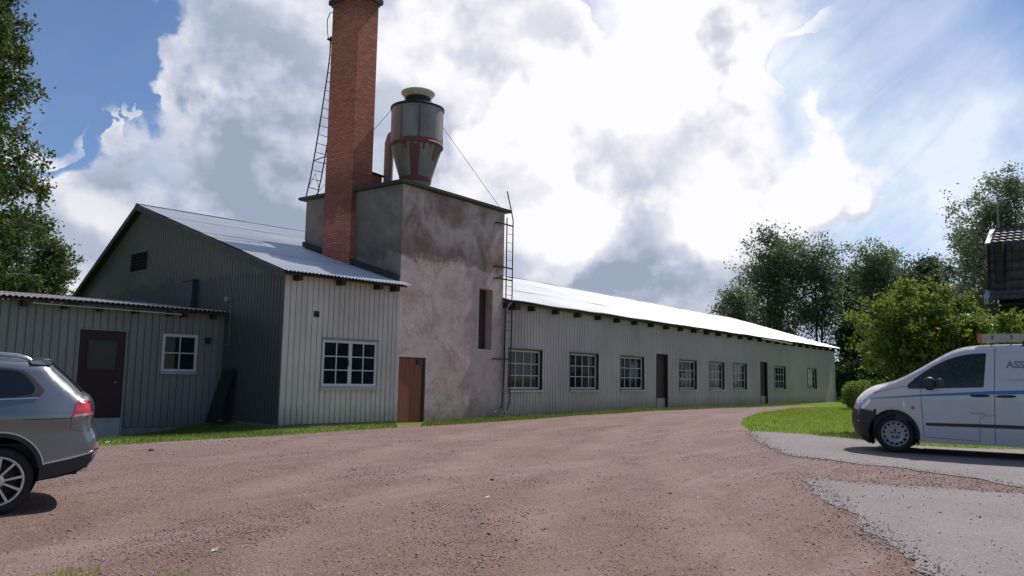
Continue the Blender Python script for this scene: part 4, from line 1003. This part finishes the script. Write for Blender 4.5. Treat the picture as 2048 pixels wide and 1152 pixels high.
def lettering(text, x, z, h, mat, bold=0.0, parent=VT):
    cu = bpy.data.curves.new('lettering', 'FONT'); cu.body = text; cu.size = h/.70; cu.offset = bold
    tmp = bpy.data.objects.new('lettering', cu); COL.objects.link(tmp)
    dg = bpy.context.evaluated_depsgraph_get(); me = bpy.data.meshes.new_from_object(tmp.evaluated_get(dg)); bpy.data.objects.remove(tmp)
    off = OFF[parent.name]
    for vv in me.vertices: q_ = Vn.side(x+vv.co.x, z+vv.co.y, .003) - off; vv.co = q_
    me.materials.clear(); me.materials.append(MAT[mat]); me.update(); me.name = 'lettering'
    o = bpy.data.objects.new('lettering', me); COL.objects.link(o); o.parent = parent; return o
lettering('ASSA', 1.735, 1.500, .112, 'decal_grey', .004)
lettering('The global leader', 1.735, 1.285, .042, 'decal_pale')
lettering('Norrköping', 1.185, .715, .034, 'decal_grey')
for x in (0.0, 3.2):
    for far in (False, True): wheel(Vn, x, far, .325, .225, .2, VT, 'steel')
for x in (0.0, 3.2):   # wheel wells
    mb = MB(); a = arc(x-.01, .33, AR-.005, -30, 210, 20)
    n = len(a)
    for f_ in (0, 1):
        mb = MB(); mb.add([Vn(p[0], 1.9-y if f_ else y, p[1]) for p in a for y in (.03, .5)], [(2*i, 2*i+1, 2*i+3, 2*i+2) for i in range(n-1)]); mb.build('wheel_well', 'black_plastic', VT)
for x in (2.0, 3.4):
    mb = MB(); mb.tube([Vn(x, .22, 1.84), Vn(x, .24, 1.935), Vn(x, 1.66, 1.935), Vn(x, 1.68, 1.84)], .018, 8)
    mb.obox(Vn(x-.05, .18, 1.83), Vn.d*.1, Vn.n*.1, UP*.05); mb.obox(Vn(x-.05, 1.62, 1.83), Vn.d*.1, Vn.n*.1, UP*.05); mb.build('roof_bar', 'black_plastic', VT)
LD = thing('aluminium_ladder', Vn(1.36, .3, 1.955), 'dull aluminium ladder lying on the white van roof bars', 'ladder')
for y in (.30, .72):
    mb = MB(); mb.obox(Vn(1.36, y, 1.955), Vn.d*2.9, Vn.n*.028, UP*.025); mb.obox(Vn(1.36, y, 2.055), Vn.d*2.9, Vn.n*.028, UP*.025); mb.obox(Vn(1.36, y+.008, 1.98), Vn.d*2.9, Vn.n*.014, UP*.075); mb.build('rail', 'ladder_alu', LD)
    mb = MB(); mb.obox(Vn(1.325, y-.004, 1.95), Vn.d*.07, Vn.n*.036, UP*.135); mb.build('end_cap', 'ladder_end', LD)
for k in range(10):
    x = 1.55+k*.28; mb = MB()
    for z in (1.998, 2.035): mb.tube([Vn(x, .292, z), Vn(x, .754, z)], .013, 8)
    mb.build('rung', 'black_iron', LD)

# ---- grey estate car (its tail enters at the left)
cb = R(33); cd = RH*math.cos(cb) + FWH*math.sin(cb)
cp = gp(-15, 1035); cp.z = terrain(cp.x, cp.y)+.004
car_top = [(-3.30, .24), (-3.50, .34), (-3.53, .52), (-3.47, .68), (-3.20, .83), (-2.6, .96), (-2.1, 1.03), (-1.75, 1.24), (-1.35, 1.43), (-.9, 1.478), (-.4, 1.485), (.0, 1.478), (.22, 1.468), (.36, 1.462), (.385, 1.44), (.43, 1.365), (.56, 1.245), (.675, 1.135), (.715, 1.098), (.765, 1.070), (.79, .985), (.785, .93), (.782, .86), (.80, .785), (.845, .70), (.853, .64), (.843, .565), (.805, .47), (.76, .415)]
car_ch = chaikin(car_top, 2, False)
er2 = edge_round(car_ch, .075)
def Wc(x, z):
    w_ = .90 - .23*max(0, (z-.95)/.55)**1.25 - .05*max(0, (.45-z)/.25) - .17*sstep(-.1, .95, x)**1.8 - .28*sstep(-2.5, -3.6, x)**1.6
    w_ += .012*sstep(.10, .0, abs(z-.915))*sstep(.75, .5, x)           # shoulder crease
    return w_ - er2(x, z)
Cr = Veh(cp, cd, .90, Wc)
CT = thing('estate_car', cp, 'dark grey estate car with silver roof rails, only its tail in view', 'car')
RAD = .352
car_out = [tuple(p) for p in car_ch] + [(.50, .345), (.345, .34)] + arc(0, .40, RAD, -10, 190, 22) + [(-.35, .26), (-2.29, .26)] + arc(-2.64, .40, RAD, -22, 202, 22)
mb = MB()
for far in (False, True): Cr.panel(mb, car_out, 0, far, .05, .04)
Cr.strip(mb, car_ch, lambda x, z: .045 + .03*sstep(.4, .8, x), n=12)
mb.build('body', 'paint_grey', CT)
mb = MB(); mb.obox(Cr(-3.2, .25, .26), Cr.d*3.5, Cr.n*1.3, UP*.4); mb.obox(Cr(.29, .2, .34), Cr.d*.4, Cr.n*1.4, UP*.2); mb.build('underbody', 'black_plastic', CT)
# black lower cladding and wheel-arch lips
low = [(.80, .462), (.76, .415), (.68, .385), (.50, .345), (.257, .315)] + arc(0, .40, RAD+.0, -14, 12, 6) + [(.378, .478), (.50, .493), (.70, .537)]
low = [(.838, .572), (.81, .475), (.76, .41), (.5, .34), (.345, .318), (.350, .42), (.352, .47), (.60, .515)]
mb = MB()
for far in (False, True): Cr.panel(mb, low, .010, far, .05, .04)
chl = [p for p in car_ch if p[0] > .7 and p[1] < .575] + [(.68, .38), (.5, .34), (.34, .32)]
Cr.strip(mb, chl, lambda x, z: .06, off=.010, n=10)
mb.build('lower_cladding', 'cladding', CT)
for x in (0.0, -2.64):
    for far in (False, True):
        mb = MB(); a0 = arc(x, .40, RAD-.012, 6 if x == 0 else -18, 198, 26); a1 = arc(x, .40, RAD+.036, 6 if x == 0 else -18, 198, 26)
        vs = []
        for p, q_ in zip(a0, a1): vs += [Cr.side(p[0], p[1], -.03, far), Cr.side(p[0], p[1], .018, far), Cr.side(q_[0], q_[1], .014, far), Cr.side(q_[0], q_[1], .0, far)]
        mb.add(vs, [(i*4+k, i*4+k+1, i*4+k+5, i*4+k+4) for i in range(len(a0)-1) for k in range(3)]); mb.build('arch_lip', 'cladding', CT)
mb = MB()
for far in (False, True):
    Cr.line(mb, arc(0, .40, RAD+.035, 10, 190, 30)[::-1] + [(.40, .478), (.60, .512), (.835, .566)], .014, .022, far)
    Cr.line(mb, [(-2.28, .30), (-.40, .30)], .014, .02, far)
mb.build('bright_trim', 'alloy', CT)
mb = MB()
for far in (False, True): Cr.line(mb, [(.842, .572), (.815, .485), (.775, .425)], .02, .02, far)
Cr.strip(mb, [(.848, .585), (.815, .48), (.79, .44)], lambda x, z: .07, off=.016, inset=.02, n=8)
mb.build('bumper_trim', 'chrome', CT)
mb = MB()
for y in (.42, 1.38): mb.tube([Cr(.62, y, .375), Cr(.80, y, .372)], .032, 12)
mb.build('exhaust', 'chrome', CT)
dlo = [(.13, 1.388), (.215, 1.335), (.305, 1.233), (.345, 1.186), (.334, 1.152), (.297, 1.115), (-.05, 1.098), (-1.0, 1.062), (-1.95, 1.035), (-1.60, 1.25), (-1.25, 1.385), (-.8, 1.412), (-.1, 1.406)]
for far in (False, True):
    mb = MB(); Cr.line(mb, [(.29, 1.112), (-.05, 1.094), (-1.0, 1.058), (-1.93, 1.032)], .014, .012, far); mb.build('window_trim', 'chrome', CT)
Cr.both('window_frame', chaikin(dlo, 1), .003, 'black_plastic', CT)
Cr.both('window_seal', chaikin([(.12, 1.377), (.205, 1.325), (.295, 1.225), (.332, 1.185), (.322, 1.157), (.29, 1.128), (-.05, 1.112), (-1.0, 1.076), (-1.91, 1.05), (-1.58, 1.24), (-1.24, 1.372), (-.8, 1.40), (-.1, 1.394)], 1), .005, 'black_plastic', CT)
Cr.both('quarter_window', chaikin([(.11, 1.367), (.18, 1.325), (.255, 1.225), (.262, 1.18), (.24, 1.142), (-.33, 1.118), (-.33, 1.385), (-.05, 1.384)], 1), .008, 'car_glass', CT)
Cr.both('rear_door_window', chaikin([(-.40, 1.386), (-.40, 1.115), (-1.0, 1.09), (-1.12, 1.09), (-1.12, 1.375), (-.8, 1.39)], 1), .008, 'car_glass', CT)
Cr.both('front_door_window', chaikin([(-1.18, 1.365), (-1.18, 1.088), (-1.84, 1.062), (-1.55, 1.23)], 1), .008, 'car_glass', CT)
mb = MB(); Cr.strip(mb, chaikin([(.372, 1.425), (.43, 1.365), (.56, 1.245), (.672, 1.137)], 1, False), lambda x, z: .075, off=.006, inset=.02, n=12); mb.build('rear_window', 'car_glass', CT)
j = [i for i, p in enumerate(car_ch) if -2.05 < p[0] < -1.4 and p[1] > 1.0]
mb = MB(); Cr.strip(mb, car_ch[j[0]:j[-1]+1], lambda x, z: .045, off=.006, inset=.08, n=12); mb.build('windscreen', 'car_glass', CT)
# roof spoiler lip
mb = MB(); Cr.strip(mb, [(.20, 1.474), (.30, 1.482), (.36, 1.482), (.405, 1.470), (.408, 1.462), (.375, 1.432)], lambda x, z: .03, off=.004, inset=-.025, n=10)
for yy in (-1, 1): mb.add([Cr(a_, .9+yy*(Wc(a_, b_)+.025), b_) for a_, b_ in ((.20, 1.474), (.30, 1.482), (.36, 1.482), (.405, 1.470), (.408, 1.462), (.375, 1.432), (.22, 1.44))], [(0, 1, 2, 3, 4, 5, 6)])
mb.add([Cr(.375, .9-.6, 1.432), Cr(.375, .9+.6, 1.432), Cr(.22, .9+.6, 1.44), Cr(.22, .9-.6, 1.44)], [(0, 1, 2, 3)]); mb.build('roof_spoiler', 'paint_grey', CT)
for far in (False, True):
    sg = far; y = (.9+.60) if far else (.9-.60)
    mb = MB(); pts = [(-1.25, 1.44), (-1.1, 1.50), (-.8, 1.528), (-.4, 1.536), (-.05, 1.533), (.09, 1.522), (.18, 1.497), (.225, 1.470)]
    mb.tube([Cr(p[0], y, p[1]) for p in pts], [.012]+[.020]*6+[.012], 10); mb.obox(Cr(-.85, y-.015, 1.45), Cr.d*.06, Cr.n*.03, UP*.07); mb.build('roof_rail', 'chrome', CT)
tl = [(.640, 1.062), (.655, 1.078), (.735, 1.083), (.775, 1.06), (.80, .965), (.795, .935), (.60, .914)]
Cr.both('tail_lamp', tl, .008, 'tail_red', CT, .03)
Cr.both('lamp_strip', [(.615, .922), (.635, .945), (.797, .965), (.796, .94)], .012, 'tail_pale', CT, .05)
mb = MB()
for far in (False, True): Cr.line(mb, [(.18, .905), (.42, .903), (.60, .91)], .006, .002, far); Cr.line(mb, [(.60, .912), (.595, .80), (.70, .775), (.80, .78)], .004, .001, far); Cr.line(mb, [(.675, 1.135), (.655, 1.078)], .006, .002, far)
mb.build('panel_gap', 'black_plastic', CT)
mb = MB(); mb.tube([Cr(-.09, .9, 1.51), Cr(-.05, .9, 1.54), Cr(.03, .9, 1.545)], [.02, .02, .004], 8); mb.build('aerial_fin', 'black_plastic', CT)
for x in (0.0, -2.64):
    for far in (False, True): wheel(Cr, x, far, .322, .235, .215, CT, 'alloy', .03)
    mb = MB(); a = arc(x, .40, RAD-.004, -30, 210, 20)
    n = len(a)
    for f_ in (0, 1):
        mb = MB(); mb.add([Cr(p[0], 1.8-y if f_ else y, p[1]) for p in a for y in (.03, .5)], [(2*i, 2*i+1, 2*i+3, 2*i+2) for i in range(n-1)]); mb.build('wheel_well', 'black_plastic', CT)
# ------------------------------------------------------------------ the tiled house at the right edge
hd = RH*math.cos(YAW) - FWH*math.sin(YAW); hn = RH*math.sin(YAW) + FWH*math.cos(YAW)
HB = at_depth(1976, 785, 25.0); HB.z = 0
def hz(px, py, y):            # height on the plane y behind the wall line
    p = onplane(px, py, HB+hn*y, hn); return p.z, (p-HB).dot(hd)
HS = thing('tiled_house', HB, 'dark timber house with brown tiled mansard roof at the right edge', 'house')
prof = []
for px, py, y in ((1994, 461, 2.2), (1979, 489, .55), (1976, 582, .12), (1973, 601, -.42)): z, s = hz(px, py, y); prof.append((y, z, s))
hs0 = sum(p[2] for p in prof)/4; HL = 9.0
def tiles(name, y0, z0, y1, z1, parent):
    """pan tiles from the lower edge (y0,z0) to the upper edge (y1,z1)"""
    d_ = V((0, y1-y0, z1-z0)); L_ = d_.length; n_ = max(1, round(L_/.34)); mb = MB(); seg = 8; pt = .20; nx = int(HL/pt*seg)
    nr = V((0, -(z1-z0), y1-y0)).normalized()
    for r_ in range(n_):
        vs = []
        for j, t in enumerate((r_/n_, r_/n_, (r_+1)/n_+.02)):
            for i in range(nx+1):
                s = HL*i/nx; a = .030*abs(math.sin(math.pi*s/pt))**.8 + (.035 if j == 1 else .0 if j == 0 else .0)
                y = y0+(y1-y0)*t + nr.y*a; z = z0+(z1-z0)*t + nr.z*a
                vs.append(HB + hd*(hs0+s) + hn*y + UP*z)
        mb.add(vs, [(j*(nx+1)+i, j*(nx+1)+i+1, (j+1)*(nx+1)+i+1, (j+1)*(nx+1)+i) for j in range(2) for i in range(nx)], True)
    return mb.build(name, 'roof_tile', parent)
for (ya, za, _), (yb_, zb_, _) in zip(prof[1:], prof): tiles('roof', ya, za, yb_, zb_, HS)
mb = MB()
for (ya, za, _), (yb_, zb_, _) in ((prof[1], prof[0]), (prof[3], prof[2])):
    mb.obox(HB+hd*(hs0-.12)+hn*ya+UP*(za-.12), hd*.14, hn*(yb_-ya)+UP*(zb_-za), UP*.17)
mb.build('verge_board', 'grey_paint', HS)
mb = MB(); (ya, za, _), (yb_, zb_, _) = prof[2], prof[1]
mb.obox(HB+hd*(hs0-.06)+hn*ya+UP*za, hd*.06, hn*(yb_-ya)+UP*(zb_-za), -hn*.08); mb.build('verge_board', 'house_timber', HS)
mb = MB(); zt = prof[2][1]-.12
mb.obox(HB+hd*(hs0+.25)+hn*.0, hd*(HL-.5), hn*6.5, UP*zt)
mb.obox(HB+hd*(hs0+.2)+hn*.13+UP*zt, hd*.2, hn*4.0, UP*(prof[1][1]-zt)); 
for k in range(40): mb.obox(HB+hd*(hs0+.30+k*.2), hd*.05, -hn*.03, UP*zt)
mb.build('wall', 'house_timber', HS)
mb = MB(); mb.obox(HB+hd*(hs0-.05)+hn*-.40+UP*(prof[3][1]-.16), hd*HL, hn*.5, UP*.04); mb.build('soffit', 'house_timber', HS)
mb = MB(); zz, _ = hz(2010, 663, -.06); mb.obox(HB+hd*(hs0+.35)+hn*-.10+UP*(zz-.06), hd*3.2, hn*.07, UP*.14); mb.build('window_awning_board', 'white_paint', HS)
mb = MB(); mb.obox(HB+hd*(hs0+.05)+hn*2.1+UP*(prof[0][1]-.02), hd*HL, hn*.25, UP*.1); mb.build('ridge_tiles', 'roof_tile', HS)
# rooftop aerial
an, s_an = hz(1937, 407, 2.6); _, s_m = hz(1986, 430, 2.6)
AN = thing('television_aerial', HB+hd*s_m+hn*2.6+UP*(prof[0][1]-.3), 'television aerial on a thin mast above the tiled house roof', 'aerial')
za, sa = hz(1934, 407, 2.6)
m0 = lambda s, y, z: HB+hd*s+hn*(2.6+y)+UP*z
mb = MB(); mb.tube([m0(s_m+.15, 0, prof[0][1]-.6), m0(s_m+.15, 0, za+.35)], .022, 8); mb.build('mast', 'antenna_metal', AN)
mb = MB(); mb.tube([m0(sa, 0, za), m0(s_m+.5, 0, za+.03)], .014, 6); mb.build('boom', 'antenna_metal', AN)
mb = MB(); mb.tube([m0(sa, 0, za+.13), m0(sa, 0, za-.13)], .018, 6); mb.tube([m0(sa+.12, -.0, za+.10), m0(sa+.12, 0, za-.10)], .012, 6)
for k in range(6): mb.tube([m0(sa+.05+k*.14, -.22, za+.01), m0(sa+.05+k*.14, .22, za+.01)], .008, 5)
mb.tube([m0(sa, 0, za+.1), m0(sa+.45, 0, za+.02)], .008, 5); mb.tube([m0(sa, 0, za-.1), m0(sa+.45, 0, za-.0)], .008, 5)
mb.build('elements', 'antenna_metal', AN)

# ------------------------------------------------------------------ trees
def leafquads(centers, dirs, size, rg, droop=0.0):
    n = len(centers); a = rg.normal(size=(n, 3)); a /= np.linalg.norm(a, axis=1)[:, None]; b = rg.normal(size=(n, 3)); b -= a*(a*b).sum(1)[:, None]; b /= np.linalg.norm(b, axis=1)[:, None]
    if droop: a[:, 2] -= droop; a /= np.linalg.norm(a, axis=1)[:, None]; b -= a*(a*b).sum(1)[:, None]; b /= np.linalg.norm(b, axis=1)[:, None]
    s = size*rg.uniform(.6, 1.35, (n, 1)); nn_ = np.cross(a, b)
    return np.stack([centers-a*s, centers+b*s*.55+nn_*s*.12, centers+a*s, centers-b*s*.55+nn_*s*.12], 1)
def tree(name, base, height, env, nbranch, nleaf, lsize, label, leafm, barkm, seed, cat='tree', group=None, trunk_r=.18, lean=(0, 0), up=.55, clump=.32, droop=0.0, hang=0.0, z0=.2, multi=1, tw=5, spread=.35):
    """env(t) -> crown radius at the height fraction t; limbs carry twigs, twigs carry leaf clusters"""
    rg = np.random.default_rng(seed); rr = random.Random(seed); base = V(base)
    root = thing(name, base, label, cat, group)
    mb = MB(); spots = []; wts = []
    for k in range(multi):
        ox, oy = ((rr.uniform(-.5, .5)*multi*spread, rr.uniform(-.5, .5)*multi*spread) if multi > 1 else (0, 0)); hh = height*(1 if k == 0 else rr.uniform(.75, .97))
        path = []; n = 9
        for i in range(n):
            t = i/(n-1); wob = .012*height*t
            path.append(base + V((ox*(1+t*1.5)+lean[0]*t+rr.uniform(-wob, wob), oy*(1+t*1.5)+lean[1]*t+rr.uniform(-wob, wob), -.1+hh*.97*t)))
        mb.tube(path, [trunk_r*(1.25 if i == 0 else 1)*(1-.9*(i/(n-1))**.9)+.006 for i in range(n)], 9)
        for b in range(nbranch//multi):
            t = z0+(1-z0)*((b+rr.random())/(nbranch//multi))**.9; t = min(.985, t)
            f = t*(n-1); i = min(n-2, int(f)); st_ = path[i].lerp(path[i+1], f-i)
            az = b*2.399963+rr.uniform(-.4, .4); ln = env(t)*rr.uniform(.72, 1.12)
            el = min(1.15, up*rr.uniform(.4, 1.25)*(1+.8*t)); pts = [st_]; d_ = V((math.cos(az), math.sin(az), math.tan(el))).normalized(); seg = ln/4*min(1.5, 1/max(.3, math.cos(el)))
            for j_ in range(4):
                d_ = (d_ + V((rr.uniform(-.2, .2), rr.uniform(-.2, .2), rr.uniform(-.12, .18)-hang*.25*j_))).normalized(); pts.append(pts[-1]+d_*seg)
            r0 = max(.012, trunk_r*.34*(1-t*.75))
            mb.tube(pts, [r0, r0*.75, r0*.5, r0*.3, r0*.12], 5, False)
            for q_ in range(tw):
                tt = rr.uniform(.25, 1.0)*4; i2 = min(3, int(tt)); p = pts[i2].lerp(pts[i2+1], tt-i2)
                dv = V((rr.gauss(0, 1), rr.gauss(0, 1), rr.gauss(.15-hang, .6))).normalized()*ln*rr.uniform(.14, .34)
                mb.tube([p, p+dv*.5+V((0, 0, .03)), p+dv], [r0*.22, r0*.14, .004], 4, False)
                for e in (.55, .85, 1.1): spots.append(p+dv*e); wts.append(rr.uniform(.3, 1.4))
            spots.append(pts[-1]); wts.append(1.0)
    mb.build('trunk', barkm, root)
    sp = np.array([tuple(s) for s in spots]); ww = np.array(wts); ww = ww/ww.sum()
    idx = rg.choice(len(sp), nleaf, p=ww); sg = clump*np.array([1, 1, .72])
    cen = sp[idx] + rg.normal(size=(nleaf, 3))*sg*rg.uniform(.35, 1.0, (nleaf, 1)); 
    if hang: cen[:, 2] -= np.abs(rg.normal(0, hang*.9, nleaf))
    lv = leafquads(cen, None, lsize, rg, droop)
    np_mesh('crown', lv, 4, leafm, root, base)
    return root
def ground_at(px, dep):
    p = at_depth(px, 785, dep); p.z = terrain(p.x, p.y)-.05; return p
def height_at(px, py, dep): return at_depth(px, py, dep).z
# left: big birch, its crown running out of the frame, and a smaller one behind the shed
bp = ground_at(-134, 29)
def env_b(t): return 2.75*(math.sin(math.pi*min(1, max(0, (t-.06)/.94))**.75)**.7)*(1.0 if t < .75 else 1.0-.6*(t-.75)/.25)+.15
tree('birch_tree', bp, 19.5, env_b, 130, 92000, .085, 'tall birch tree with drooping green twigs at the left edge', 'leaf_birch', 'birch_bark', 21, group='broadleaf trees', trunk_r=.24, up=.42, clump=.23, droop=.5, hang=.35, z0=.12, tw=7)
bp = ground_at(80, 36)
tree('birch_tree', bp, height_at(100, 492, 36), lambda t: 1.55*math.sin(math.pi*min(1, t*.9+.05))**.6, 46, 11000, .08, 'small round birch behind the lean-to shed roof', 'leaf_birch', 'birch_bark', 5, group='broadleaf trees', trunk_r=.10, clump=.28, droop=.4, hang=.15, z0=.3)
bp = ground_at(10, 40)
tree('birch_tree', bp, height_at(10, 440, 40), lambda t: 2.3*math.sin(math.pi*min(1, t*.9+.05))**.6, 50, 14000, .09, 'leafy birch filling the gap under the tall birch at far left', 'leaf_birch', 'birch_bark', 6, group='broadleaf trees', trunk_r=.12, clump=.34, droop=.4, hang=.2, z0=.2)
# right: the stand beyond the long wing
def crown(rad, p=.6, lo=.0): return lambda t: rad*max(.08, math.sin(math.pi*min(1, max(0, (t-lo)/(1-lo))*.93+.04)))**p
FT = [  # px, depth, top py, crown radius px, seed, label, material, z0, leaves, multi
    (1470, 70, 566, 50, 31, 'low bushy tree rising just over the long sheet roof', 'leaf_far', .25, 7000, 2),
    (1545, 76, 457, 88, 32, 'broad full tree left of the airy one beyond the long wing', 'leaf_far', .25, 17000, 3),
    (1640, 74, 466, 74, 33, 'airy tree with bare forked trunk showing beyond the far gable', 'leaf_far', .42, 8500, 2),
    (1715, 78, 520, 60, 40, 'shorter dark tree between the airy and the spreading tree', 'leaf_far_dark', .2, 9000, 1),
    (1768, 70, 476, 78, 34, 'spreading tree behind the lime green bush', 'leaf_far', .3, 12500, 2),
    (1706, 74, 640, 40, 35, 'low dark tree in the shade by the wing\'s far corner', 'leaf_far_dark', .1, 6000, 1),
    (1890, 60, 482, 62, 36, 'dark rounded tree left of the tall one by the house', 'leaf_far_dark', .2, 12000, 2),
    (2005, 46, 300, 110, 37, 'tallest airy tree rising behind the tiled house', 'leaf_far', .3, 15000, 2),
    (1960, 50, 420, 70, 38, 'mid height tree close behind the aerial', 'leaf_far', .25, 11000, 1),
    (2110, 48, 380, 90, 39, 'tree behind the house at the right edge', 'leaf_far_dark', .25, 9000, 1),
    (1810, 74, 560, 60, 41, 'dark tree filling in behind the lime green bush', 'leaf_far_dark', .1, 9000, 1)]
for px, dep, ty, rpx, sd, lab, mt, z0, nl, mu in FT:
    b = ground_at(px, dep); h = (height_at(px, ty, dep)+.05)*.86
    tree('broadleaf_tree', b, h, crown(rpx*dep/FPX, .55, z0*.8), 60+14*mu, int(nl*1.2), .0018*dep, lab, mt, 'bark', sd, group='broadleaf trees', trunk_r=.0022*dep+.02, up=.8, clump=.0075*dep, z0=z0, multi=mu, tw=4)
# dark shrubs under the stand
for k, (px, dep, ty, rpx, lab) in enumerate(((1722, 70, 742, 30, 'dark shrub between the wing\'s end and the clipped bush'), (1692, 76, 748, 30, 'added dark shrub standing in for woods shadow beyond the long wing'), (1768, 58, 715, 44, 'dark shrub under the trees behind the clipped bush'), (1840, 46, 690, 60, 'dark shrub behind the white van'), (1940, 40, 690, 60, 'dark shrub against the tiled house'))):  # second shrub is added in place of the woods' shadow past the wing
    b = ground_at(px, dep); tree('shrub', b, height_at(px, ty, dep), crown(rpx*dep/FPX, .4, .0), 44, 6000, .0022*dep, lab, 'leaf_far_dark', 'bark', 60+k, 'shrub', 'dark shrubs under the trees', trunk_r=.05, up=.7, clump=.007*dep, z0=.05, multi=3, tw=4)
# lime green fruit bush beside the house, and the clipped bush on the lawn
b = ground_at(1846, 20.5)
def env_f(t): return 1.42*math.sin(math.pi*min(1, t*.80+.12))**.6
tree('fruit_bush', b, height_at(1850, 566, 20.5)*.76, env_f, 120, 38000, .050, 'big lime green bush with reddish tips behind the white van', 'leaf_bush', 'bark', 51, 'bush', None, trunk_r=.06, up=.75, clump=.135, z0=.06, multi=5, tw=6, spread=.12)
b = ground_at(1960, 19.5)
tree('fruit_bush', b, height_at(1975, 612, 19.5)*.83, lambda t: .85*math.sin(math.pi*min(1, t*.80+.16))**.5, 60, 16000, .05, 'lower lime green bush spreading under the house eave', 'leaf_bush', 'bark', 52, 'bush', None, trunk_r=.05, up=.7, clump=.14, z0=.06, multi=4, tw=5, spread=.12)
b = ground_at(1738, 44); hgt = height_at(1738, 763, 44)-b.z
hb_ = thing('clipped_bush', b, 'low clipped yellow-green bush on the lawn in front of the van nose', 'bush')
mb = MB(); rr = random.Random(4)
for k in range(16):
    a = rr.random()*6.283; r_ = rr.uniform(.4, 1.2); mb.tube([b+V((math.cos(a)*.15, math.sin(a)*.15, -.05)), b+V((math.cos(a)*r_*.6, math.sin(a)*r_*.6, hgt*.5)), b+V((math.cos(a)*r_, math.sin(a)*r_, hgt*rr.uniform(.75, .95)))], [.016, .011, .004], 5)
mb.build('stem', 'bark', hb_)
rg = np.random.default_rng(9); n_ = 16000; u_ = rg.normal(size=(n_, 3)); u_ /= np.linalg.norm(u_, axis=1)[:, None]
lump = np.array([mnoise.noise(V(tuple(x_*2.6))) for x_ in u_])[:, None]
rad_ = (1+.16*lump)*rg.uniform(.70, 1.03, (n_, 1)); su = np.sign(u_)*np.abs(u_)**.8
cen = su*rad_*np.array([1.32, 1.32, hgt*.53])+np.array([b.x, b.y, b.z+hgt*.50])
np_mesh('foliage', leafquads(cen, None, .045, rg), 4, 'leaf_hedge', hb_, b)

# ------------------------------------------------------------------ grass
strip1 = pg([(-420, 926), (-150, 913), (60, 902), (195, 894), (330, 885), (450, 878), (560, 872), (690, 863), (796, 857)]) + [V((X0, YT-.02)), V((13.1, 17.2)), V((13.1, 17.4)), V((12.9, 20.4)), V((4, 21.4))]
grass('grass_strip', strip1, 26000, .02, .07, .006, 'ragged green grass strip along the foot of the workshop and shed', patch=.5, seed=2, mat='grass_rough')
strip2 = pg([(840, 854), (920, 849), (1010, 843), (1150, 832), (1260, 826), (1340, 821), (1430, 817), (1530, 814)]) + [V((62, YL-.04)), V((X1, YL-.04)), V((X1, YT-.02)), V((18.4, YT-.02))]
grass('grass_strip', strip2, 26000, .03, .12, .009, 'green grass strip along the foot of the tower and long wing', patch=.4, seed=3, mat='grass_rough')
lawn = pg([(1582, 817), (1522, 826), (1489, 838), (1484, 849), (1499, 862), (1600, 867), (1700, 877), (1800, 889), (1900, 895), (2100, 901), (2300, 912)]) + [V((24, -8)), V((34, -2)), V((46, 8)), V((52, 13))]
grass('lawn_grass', lawn, 60000, .03, .075, .009, 'sunlit mown lawn grass beside the white van', seed=4)
tuft = [V((2.2, 5.3)), V((3.2, 5.0)), V((3.0, 5.6)), V((2.5, 6.3)), V((1.7, 6.6))]
tuft = pg([(60, 1152), (130, 1140), (200, 1140), (205, 1175), (60, 1190)]); grass('grass_tuft', tuft, 260, .03, .09, .003, 'sparse grass tuft growing in the gravel at the bottom left', seed=6)
tuft = pg([(310, 1144), (370, 1136), (400, 1150), (390, 1170), (320, 1170)]); grass('grass_tuft', tuft, 90, .02, .05, .003, 'thin grass tuft in the gravel near the bottom edge', seed=8)
# a few bits of litter and dead leaves on the yard
for px, py, s, lab in ((976, 997, .045, 'pale dry leaf lying on the middle of the gravel'), (430, 1104, .04, 'pale dry leaf near the bottom of the gravel'), (215, 886, .06, 'pale scrap beside the grass strip by the car'), (1397, 998, .03, 'pale leaf on the gravel near the asphalt apron')):
    p = gp(px, py); t = thing('dry_leaf', p, lab, 'leaf', 'dry leaves on the gravel'); mb = MB()
    c = p+UP*.012; mb.add([c+V((-s, 0, .0)), c+V((-s*.2, s*.5, .012)), c+V((s, s*.1, .02)), c+V((s*.1, -s*.5, .004)), c+V((0, 0, -.004))], [(0, 4, 1), (1, 4, 2), (2, 4, 3), (3, 4, 0)]); mb.build('blade', 'litter', t)
for px, py, s, lab in ((303, 902, .05, 'dark stone lying alone on the gravel by the shed'), (985, 961, .035, 'dark clod on the gravel before the tower')):
    p = gp(px, py); bm = bmesh.new(); bmesh.ops.create_icosphere(bm, subdivisions=2, radius=s)
    for v_ in bm.verts: v_.co *= 1+.35*mnoise.noise(v_.co*25); v_.co.z *= .6
    me = bpy.data.meshes.new('stone'); bm.to_mesh(me); bm.free(); me.materials.append(MAT['bark']); o = bpy.data.objects.new('stone', me); COL.objects.link(o); o.location = p+UP*s*.3; tag(o, lab, 'stone')
